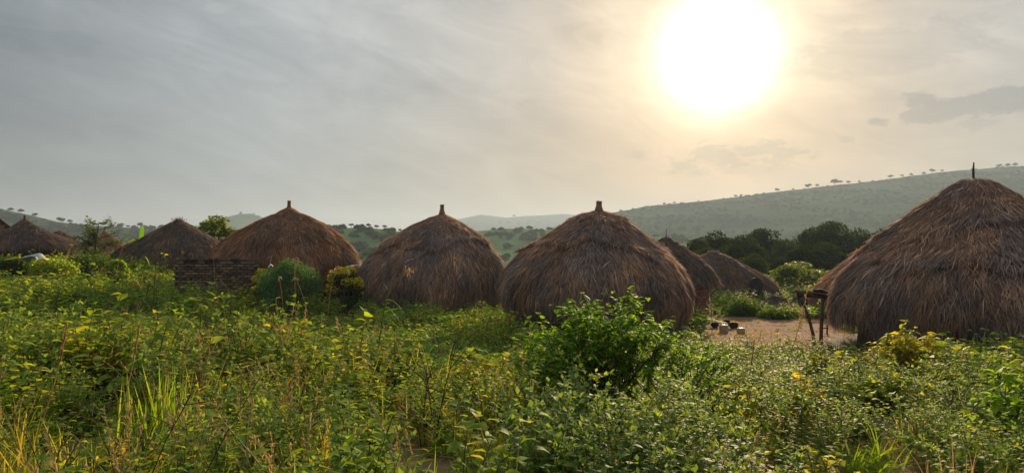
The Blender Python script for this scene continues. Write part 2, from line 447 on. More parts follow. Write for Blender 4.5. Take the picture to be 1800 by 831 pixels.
# ------------------------------------------------------------------ ground
def clearing(x, y):
    """1 on the swept dirt yard"""
    x = np.asarray(x, float); y = np.asarray(y, float)
    e = 1 - np.abs(x - .345 * y) / (.108 * y)
    v = np.minimum(e * 2.4, np.minimum((y - 20.0) / 1.6, (29.2 - y) / 1.6)) + .30 * wob(x, y, 5, 1.3)
    return np.clip(v * 1.5 + .3, 0, 1)


def make_ground():
    def axis(a, b, step, far, sgn_lo=True):
        core_ = np.arange(a, b + 1e-6, step); out = [b]; st = step
        while out[-1] < far: st *= 1.22; out.append(out[-1] + st)
        hi = np.array(out[1:])
        return core_, hi
    c, hi = axis(-26, 26, .4, 3600); xs = np.concatenate([-hi[::-1], c, hi])
    c, hi = axis(-6, 48, .4, 3700); ys = np.concatenate([[-40, -20, -10], c, hi])
    X, Y = np.meshgrid(xs, ys); Z = ground_z(X, Y)
    V = np.stack([X, Y, Z], -1).reshape(-1, 3); nx, ny = len(xs), len(ys)
    i = np.arange(ny - 1)[:, None] * nx + np.arange(nx - 1)[None]
    Fq = np.stack([i, i + 1, i + nx + 1, i + nx], -1).reshape(-1, 4)
    dirt = clearing(X, Y).ravel()
    m_, t = new_mat('ground_soil')
    a = t.n('ShaderNodeAttribute', attribute_name='tint'); tc_ = t.n('ShaderNodeTexCoord')
    n1 = t.noise(tc_.outputs['Object'], .8, 6, .6, .3); n2 = t.noise(tc_.outputs['Object'], 9, 5, .65); n3 = t.noise(tc_.outputs['Object'], .012, 5, .6, .5)
    soil = t.ramp(n2, [(.2, (.10, .065, .040)), (.5, (.17, .11, .065)), (.8, (.24, .165, .10))])
    swept = t.ramp(t.m('ADD', t.m('MULTIPLY', n1, .6), t.m('MULTIPLY', n2, .4)), [(.25, (.12, .062, .036)), (.5, (.20, .108, .062)), (.75, (.27, .155, .095))])
    green = t.ramp(n3, [(.3, (.03, .05, .016)), (.5, (.05, .075, .022)), (.7, (.08, .095, .032))])
    pos = t.n('ShaderNodeSeparateXYZ'); t.l(tc_.outputs['Object'], pos.inputs[0])
    col = t.mix(t.sstep(pos.outputs[1], 38, 60), soil, green)
    col = t.mix(a.outputs['Fac'], col, swept)
    p = t.n('ShaderNodeBsdfPrincipled'); t.l(col, p.inputs['Base Color']); p.inputs['Roughness'].default_value = .95; p.inputs['Specular IOR Level'].default_value = .02
    b = t.n('ShaderNodeBump'); b.inputs['Strength'].default_value = .5; b.inputs['Distance'].default_value = .05
    t.l(t.noise(tc_.outputs['Object'], 6, 6, .7), b.inputs['Height']); t.l(b.outputs[0], p.inputs['Normal'])
    o = t.n('ShaderNodeOutputMaterial'); t.l(p.outputs[0], o.inputs[0])
    g_ = link('ground', mesh_np('ground', V, Fq, dirt, [m_], smooth=True))
    tag(g_, 'earth ground sloping down to the huts with a swept dirt yard', kind='structure')


make_ground()

# ------------------------------------------------------------------ hills
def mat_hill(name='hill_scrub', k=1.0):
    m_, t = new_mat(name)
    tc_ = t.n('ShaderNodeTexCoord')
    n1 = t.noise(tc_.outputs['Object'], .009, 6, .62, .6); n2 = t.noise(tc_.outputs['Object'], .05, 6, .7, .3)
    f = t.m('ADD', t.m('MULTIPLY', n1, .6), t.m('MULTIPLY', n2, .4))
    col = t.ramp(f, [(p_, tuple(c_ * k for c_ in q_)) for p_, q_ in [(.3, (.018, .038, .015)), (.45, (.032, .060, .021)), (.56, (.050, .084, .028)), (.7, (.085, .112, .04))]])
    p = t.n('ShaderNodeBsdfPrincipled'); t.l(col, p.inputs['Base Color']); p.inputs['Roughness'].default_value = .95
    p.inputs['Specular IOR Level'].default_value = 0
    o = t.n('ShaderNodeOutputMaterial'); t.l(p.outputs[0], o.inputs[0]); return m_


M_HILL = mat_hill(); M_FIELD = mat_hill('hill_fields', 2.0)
HILLS = {}


def hill(key, label, d, sky_pts, depth, foot=-22.0, nx=220, seed=0, amp=1.0, back=0.6, xlim=None, mat=None):
    px = np.array([p[0] for p in sky_pts], float); py = np.array([p[1] for p in sky_pts], float)
    xr = (px - 900) / F * d; zr = EYE + (HOR - py) / F * d
    def ridge(x): return np.interp(x, xr, zr)
    def height(x, y):
        v = (y - (d - depth)) / depth
        up = ss(-.05, 1.0, np.clip(v, 0, 1)) * .45 + np.clip(v, 0, 1) * .55
        dn = 1 - .8 * ss(1, 1 + back, v)
        h = foot + (ridge(x) - foot) * np.where(v <= 1, up, dn)
        bump = amp * (d / 600.) * (2.2 * wob(x, y, seed, 22 / d) + 1.0 * wob(x, y, seed + 1, 60 / d)) * np.clip(v, 0, 1) * np.clip(1.15 - v, .12, 1)
        return h + bump + amp * (d / 900.) * .5 * wob(x, y, seed + 2, 110 / d) * np.clip(v, 0, 1)
    x0, x1 = xlim or (xr[0], xr[-1])
    xs = np.linspace(x0, x1, nx); vs = np.concatenate([np.linspace(0, 1, 46), np.linspace(1.04, 1 + back, 8)])
    X, Y = np.meshgrid(xs, d - depth + vs * depth); Z = height(X, Y)
    V = np.stack([X, Y, Z], -1).reshape(-1, 3); ny = len(vs)
    i = np.arange(ny - 1)[:, None] * nx + np.arange(nx - 1)[None]
    o = link('hill', mesh_np('hill', V, np.stack([i, i + 1, i + nx + 1, i + nx], -1).reshape(-1, 4), None, [mat or M_HILL], smooth=True))
    tag(o, label, kind='structure'); HILLS[key] = (height, d, depth, ridge, xs); return o


hill('right', 'long hazy green hillside rising behind the biggest hut', 900,
     [(700, 470), (900, 432), (960, 405), (1010, 386), (1060, 377), (1130, 364), (1230, 354), (1330, 341), (1440, 330), (1530, 319), (1640, 304), (1750, 295), (1850, 289), (2100, 274), (2500, 250)], 520, seed=20, nx=320)
hill('ridge', 'far blue ridge on the horizon between the two middle huts', 2500,
     [(640, 430), (740, 405), (790, 388), (845, 377), (890, 382), (940, 379), (990, 376), (1040, 380), (1110, 372), (1250, 368), (1400, 380), (1600, 400)], 900, seed=30, amp=.35)
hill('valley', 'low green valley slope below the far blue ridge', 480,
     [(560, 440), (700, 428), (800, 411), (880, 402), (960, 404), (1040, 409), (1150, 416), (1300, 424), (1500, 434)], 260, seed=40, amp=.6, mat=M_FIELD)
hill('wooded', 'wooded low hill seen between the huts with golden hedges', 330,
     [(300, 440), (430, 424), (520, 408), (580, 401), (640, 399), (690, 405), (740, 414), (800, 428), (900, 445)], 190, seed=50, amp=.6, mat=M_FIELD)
hill('left', 'dark green hill with scattered trees on the skyline behind the far huts', 620,
     [(-700, 330), (-200, 345), (-60, 356), (0, 368), (40, 377), (80, 388), (130, 394), (200, 399), (280, 401), (360, 403), (440, 405), (560, 410), (700, 425)], 330, seed=60, amp=.7)
hill('peak', 'single blue hilltop showing above the hut roofs', 1500,
     [(300, 425), (360, 404), (395, 388), (420, 376), (440, 375), (462, 383), (490, 398), (540, 415), (600, 430)], 500, seed=70, amp=.3, nx=120)

# ------------------------------------------------------------------ scatter by geometry nodes (only for uncountable stuff)
def scatter(name, label, protos, pts, rot, scl, idx):
    pc = bpy.data.collections.new(name + '_source')
    for k, me in enumerate(protos):
        pc.objects.link(bpy.data.objects.new('%s_plant_%02d' % (name, k), me))
    me = bpy.data.meshes.new(name); me.vertices.add(len(pts)); me.vertices.foreach_set('co', np.asarray(pts, np.float32).ravel())
    a = me.attributes.new('rot', 'FLOAT_VECTOR', 'POINT'); a.data.foreach_set('vector', np.asarray(rot, np.float32).ravel())
    a = me.attributes.new('scl', 'FLOAT_VECTOR', 'POINT'); a.data.foreach_set('vector', np.asarray(scl, np.float32).ravel())
    a = me.attributes.new('idx', 'INT', 'POINT'); a.data.foreach_set('value', np.asarray(idx, np.int32))
    o = link(name, me); tag(o, label, kind='stuff')
    ng = bpy.data.node_groups.new(name, 'GeometryNodeTree')
    ng.interface.new_socket('Geometry', in_out='INPUT', socket_type='NodeSocketGeometry')
    ng.interface.new_socket('Geometry', in_out='OUTPUT', socket_type='NodeSocketGeometry')
    N = ng.nodes; gi = N.new('NodeGroupInput'); go = N.new('NodeGroupOutput')
    ci = N.new('GeometryNodeCollectionInfo'); ci.inputs[0].default_value = pc; ci.inputs[1].default_value = True; ci.inputs[2].default_value = True
    ip = N.new('GeometryNodeInstanceOnPoints'); ip.inputs['Pick Instance'].default_value = True
    def na(nm, ty):
        n_ = N.new('GeometryNodeInputNamedAttribute'); n_.data_type = ty; n_.inputs[0].default_value = nm; return n_.outputs[0]
    L_ = ng.links
    L_.new(gi.outputs[0], ip.inputs['Points']); L_.new(ci.outputs[0], ip.inputs['Instance'])
    L_.new(na('rot', 'FLOAT_VECTOR'), ip.inputs['Rotation']); L_.new(na('scl', 'FLOAT_VECTOR'), ip.inputs['Scale']); L_.new(na('idx', 'INT'), ip.inputs['Instance Index'])
    L_.new(ip.outputs[0], go.inputs[0])
    md = o.modifiers.new('scatter', 'NODES'); md.node_group = ng
    return o


# ------------------------------------------------------------------ plants
def rdir(n, tilt_lo, tilt_hi, rg):
    """unit vectors leaning tilt degrees off vertical"""
    a = rg.uniform(0, 2 * math.pi, n); t = np.radians(rg.uniform(tilt_lo, tilt_hi, n))
    return np.stack([np.sin(t) * np.cos(a), np.sin(t) * np.sin(a), np.cos(t)], 1)


def p_grass(seed, n=28, L=(.35, .75), W=(.005, .009), spread=.07, tilt=(3, 40), droop=(.1, .5), mat=M_GRASS):
    rg = np.random.default_rng(seed); g_ = Geo()
    P = np.stack([rg.normal(0, spread, n), rg.normal(0, spread, n), np.full(n, -.02)], 1)
    Dr = rdir(n, *tilt, rg); up = rdir(n, 60, 120, rg)
    V, Fa, T = leafset(P, Dr, rg.uniform(*L, n), rg.uniform(*W, n), rg.uniform(*droop, n), **BLADE, up=up, rg=rg)
    g_.add(V, Fa, T); return g_.mesh('grass_tuft', [mat])


def stems(g_, rg, n, h, lean, rad=.004, spread=.05, mat=1, seg=4, curve=.15):
    """adds n thin stems; returns list of polylines"""
    out = []
    for i in range(n):
        b = np.array([rg.normal(0, spread), rg.normal(0, spread), -.02]); H = rg.uniform(*h); d_ = rdir(1, *lean, rg)[0]
        bend = np.append(rg.normal(0, curve, 2), 0)
        t = np.linspace(0, 1, seg)[:, None]; pts = b + d_ * H * t + bend * H * t * t
        V, Fl = tube(pts, np.linspace(rad, rad * .4, seg), 4, False); g_.add(V, Fl, .5, mat); out.append(pts)
    return out


def along(pl, t):
    k = t * (len(pl) - 1); i = np.minimum(k.astype(int), len(pl) - 2); f = (k - i)[:, None]
    return pl[i] * (1 - f) + pl[i + 1] * f


def p_weed(seed, ns=4, h=(.35, .65), nl=12, L=(.05, .09), wr=.34, lean=(4, 28), mat=M_WEED, shape=LEAF, t0=.25, droop=(.1, .6), stem=M_STEM, tip=True):
    rg = np.random.default_rng(seed); g_ = Geo()
    for pl in stems(g_, rg, ns, h, lean):
        t = np.linspace(t0, 1, nl); P = along(pl, t); ph = np.arange(nl) * 2.4 + rg.uniform(0, 6)
        el = rg.uniform(.0, .6, nl); Dr = np.stack([np.cos(ph) * np.cos(el), np.sin(ph) * np.cos(el), np.sin(el)], 1)
        Ls = rg.uniform(*L, nl) * (1.15 - .45 * t)
        V, Fa, T = leafset(P, Dr, Ls, Ls * wr, rg.uniform(*droop, nl), **shape, rg=rg); g_.add(V, Fa, T)
    return g_.mesh('weed', [mat, stem])


def p_fine(seed, ns=9, h=(.3, .6), nl=34, L=(.02, .045), mat=M_FINE):
    rg = np.random.default_rng(seed); g_ = Geo()
    for pl in stems(g_, rg, ns, h, (5, 38), .003, .06):
        # side twigs
        for tt in rg.uniform(.25, .95, 5):
            b = along(pl, np.array([tt]))[0]; d_ = rdir(1, 25, 70, rg)[0]; ll = rg.uniform(.06, .16)
            tw = b + d_ * np.linspace(0, ll, 3)[:, None]
            k = 9; P = along(tw, rg.uniform(0, 1, k)); Ls = rg.uniform(*L, k)
            V, Fa, T = leafset(P, rdir(k, 10, 95, rg), Ls, Ls * .28, .2, **SIMPLE, rg=rg); g_.add(V, Fa, T)
        P = along(pl, rg.uniform(.15, 1, nl)); Ls = rg.uniform(*L, nl)
        V, Fa, T = leafset(P, rdir(nl, 20, 100, rg), Ls, Ls * .28, .2, **SIMPLE, rg=rg); g_.add(V, Fa, T)
    return g_.mesh('feathery_weed', [mat, M_STEM])


def p_bean(seed, n=13, h=(.12, .36), L=(.06, .10), spread=.16, mat=M_BEAN):
    rg = np.random.default_rng(seed); g_ = Geo()
    for pl in stems(g_, rg, n, h, (5, 45), .003, spread, seg=3):
        e = pl[-1]; a = rg.uniform(0, 6.28); ph = a + np.array([0, 2.0, -2.0]); el = rg.uniform(-.35, .35, 3)
        Dr = np.stack([np.cos(ph) * np.cos(el), np.sin(ph) * np.cos(el), np.sin(el)], 1); Ls = rg.uniform(*L, 3)
        V, Fa, T = leafset(np.repeat(e[None], 3, 0), Dr, Ls, Ls * rg.uniform(.36, .46), rg.uniform(.1, .5, 3), **HEART, rg=rg, tint=rg.uniform(0, 1) * .7 + rg.uniform(0, .3, 3)); g_.add(V, Fa, T)
    return g_.mesh('bean_plant', [mat, M_STEM])


def p_pumpkin(seed, n=6):
    rg = np.random.default_rng(seed); g_ = Geo()
    for pl in stems(g_, rg, n, (.15, .38), (5, 40), .005, .14, seg=3):
        a = rg.uniform(0, 6.28); Dr = np.array([[math.cos(a), math.sin(a), rg.uniform(-.2, .2)]]); L = rg.uniform(.15, .24)
        V, Fa, T = leafset(pl[-1:] - Dr * L * .3, Dr, L, L * .52, rg.uniform(.05, .3, 1), **HEART, rg=rg); g_.add(V, Fa, T)
    return g_.mesh('broad_leaf_plant', [M_BEAN, M_STEM])


def p_seed(seed, n=8, h=(.6, 1.05), mat=M_TAN, ear=.16, side=14, lean=(2, 22)):
    rg = np.random.default_rng(seed); g_ = Geo()
    for pl in stems(g_, rg, n, h, lean, .0028, .05, mat=0, seg=5, curve=.2):
        k = side * 2; t = rg.uniform(1 - ear / .8, 1, k); P = along(pl, t); Ls = rg.uniform(.02, .045, k)
        tg = norm(pl[-1] - pl[-2])[None] + rg.normal(0, .35, (k, 3))
        V, Fa, T = leafset(P, tg, Ls, .0032, .15, ts=(0, .5, 1), ws=(.5, 1, .2), rg=rg); g_.add(V, Fa, T)
    k = 8; V, Fa, T = leafset(np.stack([rg.normal(0, .04, k), rg.normal(0, .04, k), np.zeros(k)], 1), rdir(k, 10, 50, rg), rg.uniform(.25, .5, k), .005, .4, **BLADE, rg=rg); g_.add(V, Fa, T)
    return g_.mesh('seeding_grass', [mat])


def p_twig(seed, n=5):
    rg = np.random.default_rng(seed); g_ = Geo()
    for pl in stems(g_, rg, n, (.35, .75), (5, 40), .004, .05, mat=0, curve=.3):
        for tt in rg.uniform(.3, .95, 5):
            b = along(pl, np.array([tt]))[0]; d_ = rdir(1, 15, 80, rg)[0]
            V, Fl = tube(b + d_ * np.linspace(0, rg.uniform(.08, .25), 3)[:, None], [.0028, .002, .001], 3, False); g_.add(V, Fl, .5)
    return g_.mesh('dry_twigs', [M_TWIG])


PROTO = [p_grass(1, 34, (.35, .75), (.004, .008), .08, (3, 50), (.3, .9)), p_grass(2, 38, (.25, .55), (.004, .009), .10, (8, 65), (.3, 1.0)),                     # 0 1 green grass
         p_grass(3, 34, (.5, .95), (.0025, .0045), .06, (2, 25), (.05, .4), M_GRASSY), p_grass(4, 34, (.3, .7), (.0025, .005), .08, (5, 50), (.1, .6), M_GRASSY),   # 2 3 yellowing
         p_grass(5, 22, (.3, .7), (.003, .006), .07, (5, 60), (.1, .6), M_DRY),                   # 4 dry
         p_weed(6, 4, (.35, .65), 13, (.07, .12), .36), p_weed(7, 5, (.3, .55), 14, (.055, .10), .38), p_weed(8, 3, (.4, .7), 12, (.09, .15), .40),  # 5 6 7
         p_weed(9, 4, (.3, .6), 13, (.065, .115), .38, mat=M_YEL),                                  # 8 yellow-green
         p_fine(10), p_fine(11, 7, (.25, .5), 30),                                                # 9 10
         p_bean(12, 12, (.12, .36), (.08, .135)), p_bean(13, 14, (.08, .28), (.065, .115), .2), p_pumpkin(14, 7),                   # 11 12 13
         p_seed(15), p_seed(16, 6, (.5, .9)), p_twig(17),                                          # 14 15 16
         p_weed(18, 6, (.25, .5), 16, (.045, .075), .42, (8, 45), M_YEL), p_weed(19, 6, (.25, .5), 18, (.04, .07), .42, (8, 45), M_WEED)]  # 17 18

HUTS_XY = []   # (x, y, radius) filled in by the hut list below


# ------------------------------------------------------------------ huts
def thatch(root, prof, offx, seed, nstraw, mat, tiers=(), tilt=(0, 0), slen=(.25, .55), sw=(.005, .012), lump=1.0, fringe=900):
    """prof: (r, z) metres from apex to eave, root-relative"""
    rg = np.random.default_rng(seed)
    pr = np.asarray(prof, float)
    for _ in range(2):   # Chaikin smoothing
        a = pr[:-1] * .75 + pr[1:] * .25; b = pr[:-1] * .25 + pr[1:] * .75
        pr = np.concatenate([pr[:1], np.stack([a, b], 1).reshape(-1, 2), pr[-1:]])
    sl = np.concatenate([[0], np.cumsum(np.linalg.norm(np.diff(pr, axis=0), axis=1))]); total = sl[-1]; sl = sl / total
    ph = rg.uniform(0, 6.28, 10)
    tier_par = [(t_, h_, rg.uniform(0, 6.28), rg.uniform(0, 6.28)) for t_, h_ in tiers]
    def surf(th, s, extra=0.0):
        r_ = np.interp(s, sl, pr[:, 0]); z = np.interp(s, sl, pr[:, 1])
        am = lump * ss(0, .35, s)
        lum = am * (.022 * np.sin(2 * th + ph[0]) + .02 * np.sin(3 * th + ph[1] + 3 * s) + .012 * np.sin(5 * th + ph[2] - 4 * s) + .010 * np.sin(9 * th + ph[3] + 7 * s) + .006 * np.sin(17 * th + ph[4] + 5 * s))
        dsp = extra
        for t_, h_, p1, p2 in tier_par:
            tb = t_ + .05 * np.sin(2 * th + p1) + .035 * np.sin(5 * th + p2) + .02 * np.sin(11 * th + p1 * 2)
            dsp = dsp + h_ * np.clip((s - tb + .16) / .16, 0, 1) * (s < tb)
        dsp = dsp + ss(0, .25, s) * (.034 * wob(r_ * np.cos(th) + .8 * z, r_ * np.sin(th) - .6 * z, seed + 40, 3.6) + .016 * wob(r_ * np.cos(th) - z, r_ * np.sin(th) + z, seed + 41, 9.0))
        R_ = r_ * (1 + lum) + dsp
        z = z + tilt[0] * s ** 3 * np.cos(th - tilt[1]) + am * .03 * np.sin(4 * th + ph[5]) + dsp * .35
        return np.stack([R_ * np.cos(th) + offx * s, R_ * np.sin(th), z], -1)
    nt, nsg = 112, 56
    th = np.arange(nt) / nt * 2 * math.pi; s = np.linspace(0.0, 1, nsg)
    TH, SS = np.meshgrid(th, s); V = surf(TH, SS)
    inner = surf(th, np.full(nt, 1.0)); c = np.array([offx, 0, 0]); in2 = (inner - c) * np.array([.80, .80, 1]) + c; in2[:, 2] += .22
    V = np.concatenate([V.reshape(-1, 3), in2]); n = nsg + 1
    i = np.arange(n - 1)[:, None] * nt + np.arange(nt)[None]; j = np.arange(n - 1)[:, None] * nt + ((np.arange(nt) + 1) % nt)[None]
    Fq = np.stack([i, j, j + nt, i + nt], -1).reshape(-1, 4)
    shell = link('thatch', mesh_np('thatch', V, Fq, .22 + .12 * wob(V[:, 0] * 3, V[:, 2] * 4, seed), [mat], smooth=True), root)
    # straw
    m_ = int(nstraw * 1.7); th = rg.uniform(0, 2 * math.pi, m_ * 2); s = np.sqrt(rg.uniform(0.0008, 1, m_ * 2)) * .98
    keep = rg.uniform(0, pr[:, 0].max() * 1.02, m_ * 2) < np.interp(s, sl, pr[:, 0]) / np.maximum(s, .05) * .92
    thin = wob(np.cos(th) * 5 + s * 4, np.sin(th) * 5 - s * 5, seed + 42, 1.6); keep &= ~((thin < -.35) & (rg.uniform(0, 1, m_ * 2) < .55))
    th, s = th[keep][:m_], s[keep][:m_]; m_ = len(th)
    P = surf(th, s); P2 = surf(th, np.minimum(s + .02, 1.0)); Pt = surf(th + .02, s)
    dn = norm(P2 - P); sd = norm(Pt - P); nr = norm(np.cross(dn, sd)); nr = np.where((nr[:, :1] * np.cos(th)[:, None] + nr[:, 1:2] * np.sin(th)[:, None] + .3 * nr[:, 2:]) < 0, -nr, nr)
    fld = np.sin(6 * th + ph[6] + 5 * s) * .5 + np.sin(13 * th - 9 * s + ph[7]) * .3 + np.sin(23 * th + 17 * s + ph[8]) * .3
    swv = .30 * wob(P[:, 0] * 1.6 + P[:, 2], P[:, 1] * 1.6 - P[:, 2], seed + 43, 2.2) + rg.normal(0, .32, m_)
    big = rg.uniform(0, 1, m_) < .07; swv = np.where(big, rg.normal(0, .9, m_), swv)
    d_ = dn + sd * swv[:, None] + nr * np.where(big, rg.uniform(.0, .30, m_), rg.uniform(-.03, .22, m_))[:, None]
    Ls = rg.uniform(*slen, m_) * np.clip(.35 + s * 1.2, .35, 1)
    patch = wob(P[:, 0] * 2.2, P[:, 2] * 3.0 + P[:, 1] * 2.2, seed + 3, 1.0)
    tint = np.clip(.44 + .10 * fld + .17 * patch + rg.normal(0, .31, m_) + .25 * big, 0, 1)
    g_ = Geo()
    Vv, Fa, T = leafset(P + nr * rg.uniform(0, .035, m_)[:, None] - d_ * (Ls * .2)[:, None], d_, Ls, rg.uniform(*sw, m_) * np.where(rg.uniform(0, 1, m_) < .12, 1.9, 1.0), rg.uniform(.0, .10, m_), ts=(0, .5, 1), ws=(.8, 1, .12), up=nr, roll=.5, tint=tint, rg=rg)
    g_.add(Vv, Fa, T)
    # ragged fringe at the eave, hanging
    k = fringe; th = rg.uniform(0, 2 * math.pi, k); s = rg.uniform(.90, 1, k); P = surf(th, s, -.05 * rg.uniform(0, 1, k)); rad = np.stack([np.cos(th), np.sin(th), np.zeros(k)], 1)
    d_ = np.array([0, 0, -1.]) + rad * rg.uniform(-.15, .22, k)[:, None] + rg.normal(0, .12, (k, 3))
    cl_ = .5 + .5 * np.sin(11 * th + ph[9]) * np.sin(27 * th + ph[2])
    Vv, Fa, T = leafset(P, d_, rg.uniform(.12, .34, k) * (.6 + .9 * cl_), rg.uniform(*sw, k) * .9, 0, ts=(0, .5, 1), ws=(.8, 1, .12), up=rad, roll=.6, tint=np.clip(rg.normal(.4, .22, k), 0, 1), rg=rg)
    g_.add(Vv, Fa, T)
    st = g_.obj('straw', mat, shell); st['kind'] = 'stuff'
    return surf


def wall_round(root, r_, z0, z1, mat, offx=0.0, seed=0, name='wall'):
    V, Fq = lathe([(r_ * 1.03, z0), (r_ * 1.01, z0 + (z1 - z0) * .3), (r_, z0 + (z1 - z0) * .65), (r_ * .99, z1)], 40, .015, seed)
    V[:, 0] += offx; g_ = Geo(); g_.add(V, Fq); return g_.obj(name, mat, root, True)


def hut(label, px, d, prof_px, apex_y, mat, offpx=0.0, seed=0, nstraw=12000, tiers=(), tilt=(0, 0), finial=None, fin=None, wr=.78, wall=True, wmat=None, group=None, name='thatched_hut', **kw):
    x = at(px, d); z0 = gz(x, d); k = d / F
    root = empty(name, (x, d, z0), label, 'hut', group)
    prof = [(0.0, zpx(apex_y, d) - z0)] + [(r_ * k, zpx(y, d) - z0) for r_, y in prof_px]
    thatch(root, prof, offpx * k, seed, nstraw, M_TH[mat], tiers, (tilt[0] * k, tilt[1]), **kw)
    rmax = max(p[0] for p in prof)
    HUTS_XY.append((x + offpx * k * .8, d, rmax))
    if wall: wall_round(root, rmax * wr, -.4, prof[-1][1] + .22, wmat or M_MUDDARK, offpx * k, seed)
    ztop = prof[0][1]
    rg = np.random.default_rng(seed + 99)
    if finial == 'bundle':      # bound sheaf of straw
        w_, h = fin[0] * k, fin[1] * k; g_ = Geo()
        V, Fl = tube([(0, 0, ztop - .16), (0, 0, ztop + h * .3), (.01, 0, ztop + h * .75), (.015, 0, ztop + h * .96)], [w_ * 2.1, w_ * 1.15, w_ * 1.0, w_ * 1.1], 10); g_.add(V, Fl, .5)
        f_ = g_.obj('finial', M_TH[mat], root, True)
        n = 90; a = rg.uniform(0, 6.28, n); P = np.stack([np.cos(a) * w_ * 1.05, np.sin(a) * w_ * 1.05, ztop + rg.uniform(-.05, h * .7, n)], 1)
        g_ = Geo(); V, Fa, T = leafset(P, np.stack([np.cos(a) * .06, np.sin(a) * .06, np.ones(n)], 1), h * .38, .010, 0, ts=(0, 1), ws=(1, .5), up=np.stack([np.cos(a), np.sin(a), 0 * a], 1), rg=rg); g_.add(V, Fa, T * .7)
        o = g_.obj('straw', M_TH[mat], f_); o['kind'] = 'stuff'
        for zz in (ztop + h * .32, ztop + h * .74):
            g_ = Geo()
            V, Fq = lathe([(w_ * 1.0, zz - .015), (w_ * 1.18, zz), (w_ * 1.0, zz + .015)], 12); g_.add(V, Fq)
            g_.obj('binding', M_TWIG, f_, True)
    elif finial == 'pole':
        w_, h = fin[0] * k, fin[1] * k; g_ = Geo()
        V, Fl = tube([(0, 0, ztop - .3), (0, .005, ztop + h * .5), (.01, 0, ztop + h)], [w_, w_ * .9, w_ * .45], 8); g_.add(V, Fl); g_.obj('finial', M_POLE, root, True)
    elif finial == 'tuft':
        n = 70; h = fin[1] * k; g_ = Geo()
        V, Fa, T = leafset(np.stack([rg.normal(0, .12, n), rg.normal(0, .12, n), np.full(n, ztop - .08)], 1), rdir(n, 0, 45, rg), rg.uniform(.4, 1.1, n) * h, .012, .1, ts=(0, .5, 1), ws=(1, 1, .2), rg=rg); g_.add(V, Fa, T)
        g_.obj('finial', M_TH[mat], root)
    elif finial == 'bar':       # flat weathered board tied over the apex
        w_, h = fin[0] * k, fin[1] * k; g_ = Geo(); V, Fq = boxv((0, 0, ztop + h * .3), (w_ * 2, .16, h), .1, .01); g_.add(V, Fq); g_.obj('finial', M_GREYW, root)
    return root, prof, x, z0, k


H = {}
H['h5'] = hut('shaggy thatched hut behind the tall leafy bush, long straw sweeping low on one side', 1053, 23.5,
              [(7, 372), (27, 379), (52, 390), (86, 415), (128, 446), (156, 473), (170, 500), (171, 526), (158, 552)], 366, 'grey', -12, 5, 17000,
              [(.20, .08), (.50, .11)], (-14, .0), 'bundle', (4.6, 13), slen=(.22, .6), lump=1.3)
H['h4'] = hut('thatched hut with a short straw spike, third roof with a bound spike counted from the far right'.replace('third', 'middle').replace(' counted from the far right', ', between two others'), 777, 31.5,
              [(6, 378), (24, 385), (56, 402), (88, 427), (114, 453), (129, 474), (134, 499), (132, 519), (124, 540)], 372, 'grey', -15, 4, 15000,
              [(.47, .09)], (-4, 0), 'bundle', (3.2, 13), slen=(.22, .6))
H['h3'] = hut('rust brown thatched hut behind the round feathery bush and brick wall', 508, 32,
              [(9, 369), (14, 374), (42, 384), (72, 401), (98, 422), (117, 444), (126, 462), (125, 482), (117, 500)], 364, 'rust', -4, 3, 15000,
              [(.085, .05)], (-3, 0), 'bundle', (2.7, 12), slen=(.22, .6))
H['h8'] = hut('largest and nearest thatched hut, grey brown, with a thin pole at its peak', 1712, 18.6,
              [(28, 320), (58, 345), (93, 374), (126, 405), (170, 445), (206, 476), (230, 510), (238, 540), (233, 572)], 313, 'grey', 4, 8, 26000,
              [(.22, .05), (.46, .07), (.68, .09)], (-6, .4), 'pole', (2.1, 28), slen=(.22, .6), fringe=1800, wr=.80)
H['h9'] = hut('orange brown thatched hut mostly hidden behind the largest hut', 1588, 31,
              [(10, 398), (47, 420), (94, 456), (130, 487), (150, 509), (154, 530), (150, 550)], 391, 'rust', 0, 9, 9000, [], (0, 0), 'bundle', (3.5, 9), wr=.85)
H['h5b'] = hut('dark thatched roof squeezed behind the shaggy hut, only its edge showing', 1092, 28.2,
               [(14, 408), (50, 426), (86, 450), (108, 475), (124, 505), (128, 528), (120, 550)], 400, 'dark', 0, 15, 6000)
H['h7'] = hut('broad low thatched hut beyond the yard with a flat bar on its peak', 1254, 39,
              [(16, 446), (38, 457), (72, 475), (100, 493), (113, 508), (117, 522), (110, 532)], 443, 'dark', 0, 7, 9000, [], (0, 0), 'bar', (10, 3.2), wr=.82)
H['h6'] = hut('small round hut with a brick wall and conical thatch, twig at its peak', 1171, 29,
              [(12, 423), (37, 440), (66, 463), (83, 482), (90, 496)], 415.5, 'dark', 0, 6, 7000, [], (0, 0), 'pole', (.8, 13), wall=False, slen=(.25, .5))
H['h2'] = hut('thatched hut beside the brick wall with loose straw tuft at its peak', 314, 38,
              [(10, 390), (32, 405), (62, 422), (88, 437), (102, 453), (103, 468)], 385.5, 'dark', 0, 2, 9000, [], (0, 0), 'tuft', (3, 9), wr=.74)
H['l1'] = hut('low dark thatched hut at the far edge near the orange brick house', 43, 40,
              [(6, 389), (14, 395), (29, 404), (47, 412), (65, 420), (82, 430), (88, 438)], 384, 'dark', 0, 1, 8000, [], (0, 0), 'bundle', (1.6, 6), wr=.76)
H['l1b'] = hut('small thatched roof peeping out behind the low dark hut', 104, 48,
               [(9, 409), (24, 420), (44, 434), (54, 446)], 404, 'dark', 0, 11, 3500, wr=.76)
H['l1c'] = hut('small brown conical hut behind the thin thorny tree', 184, 55,
               [(6, 411), (18, 421), (34, 433), (44, 444)], 405, 'brown', 0, 12, 3500, [], (0, 0), 'bundle', (1.2, 5), wr=.76)


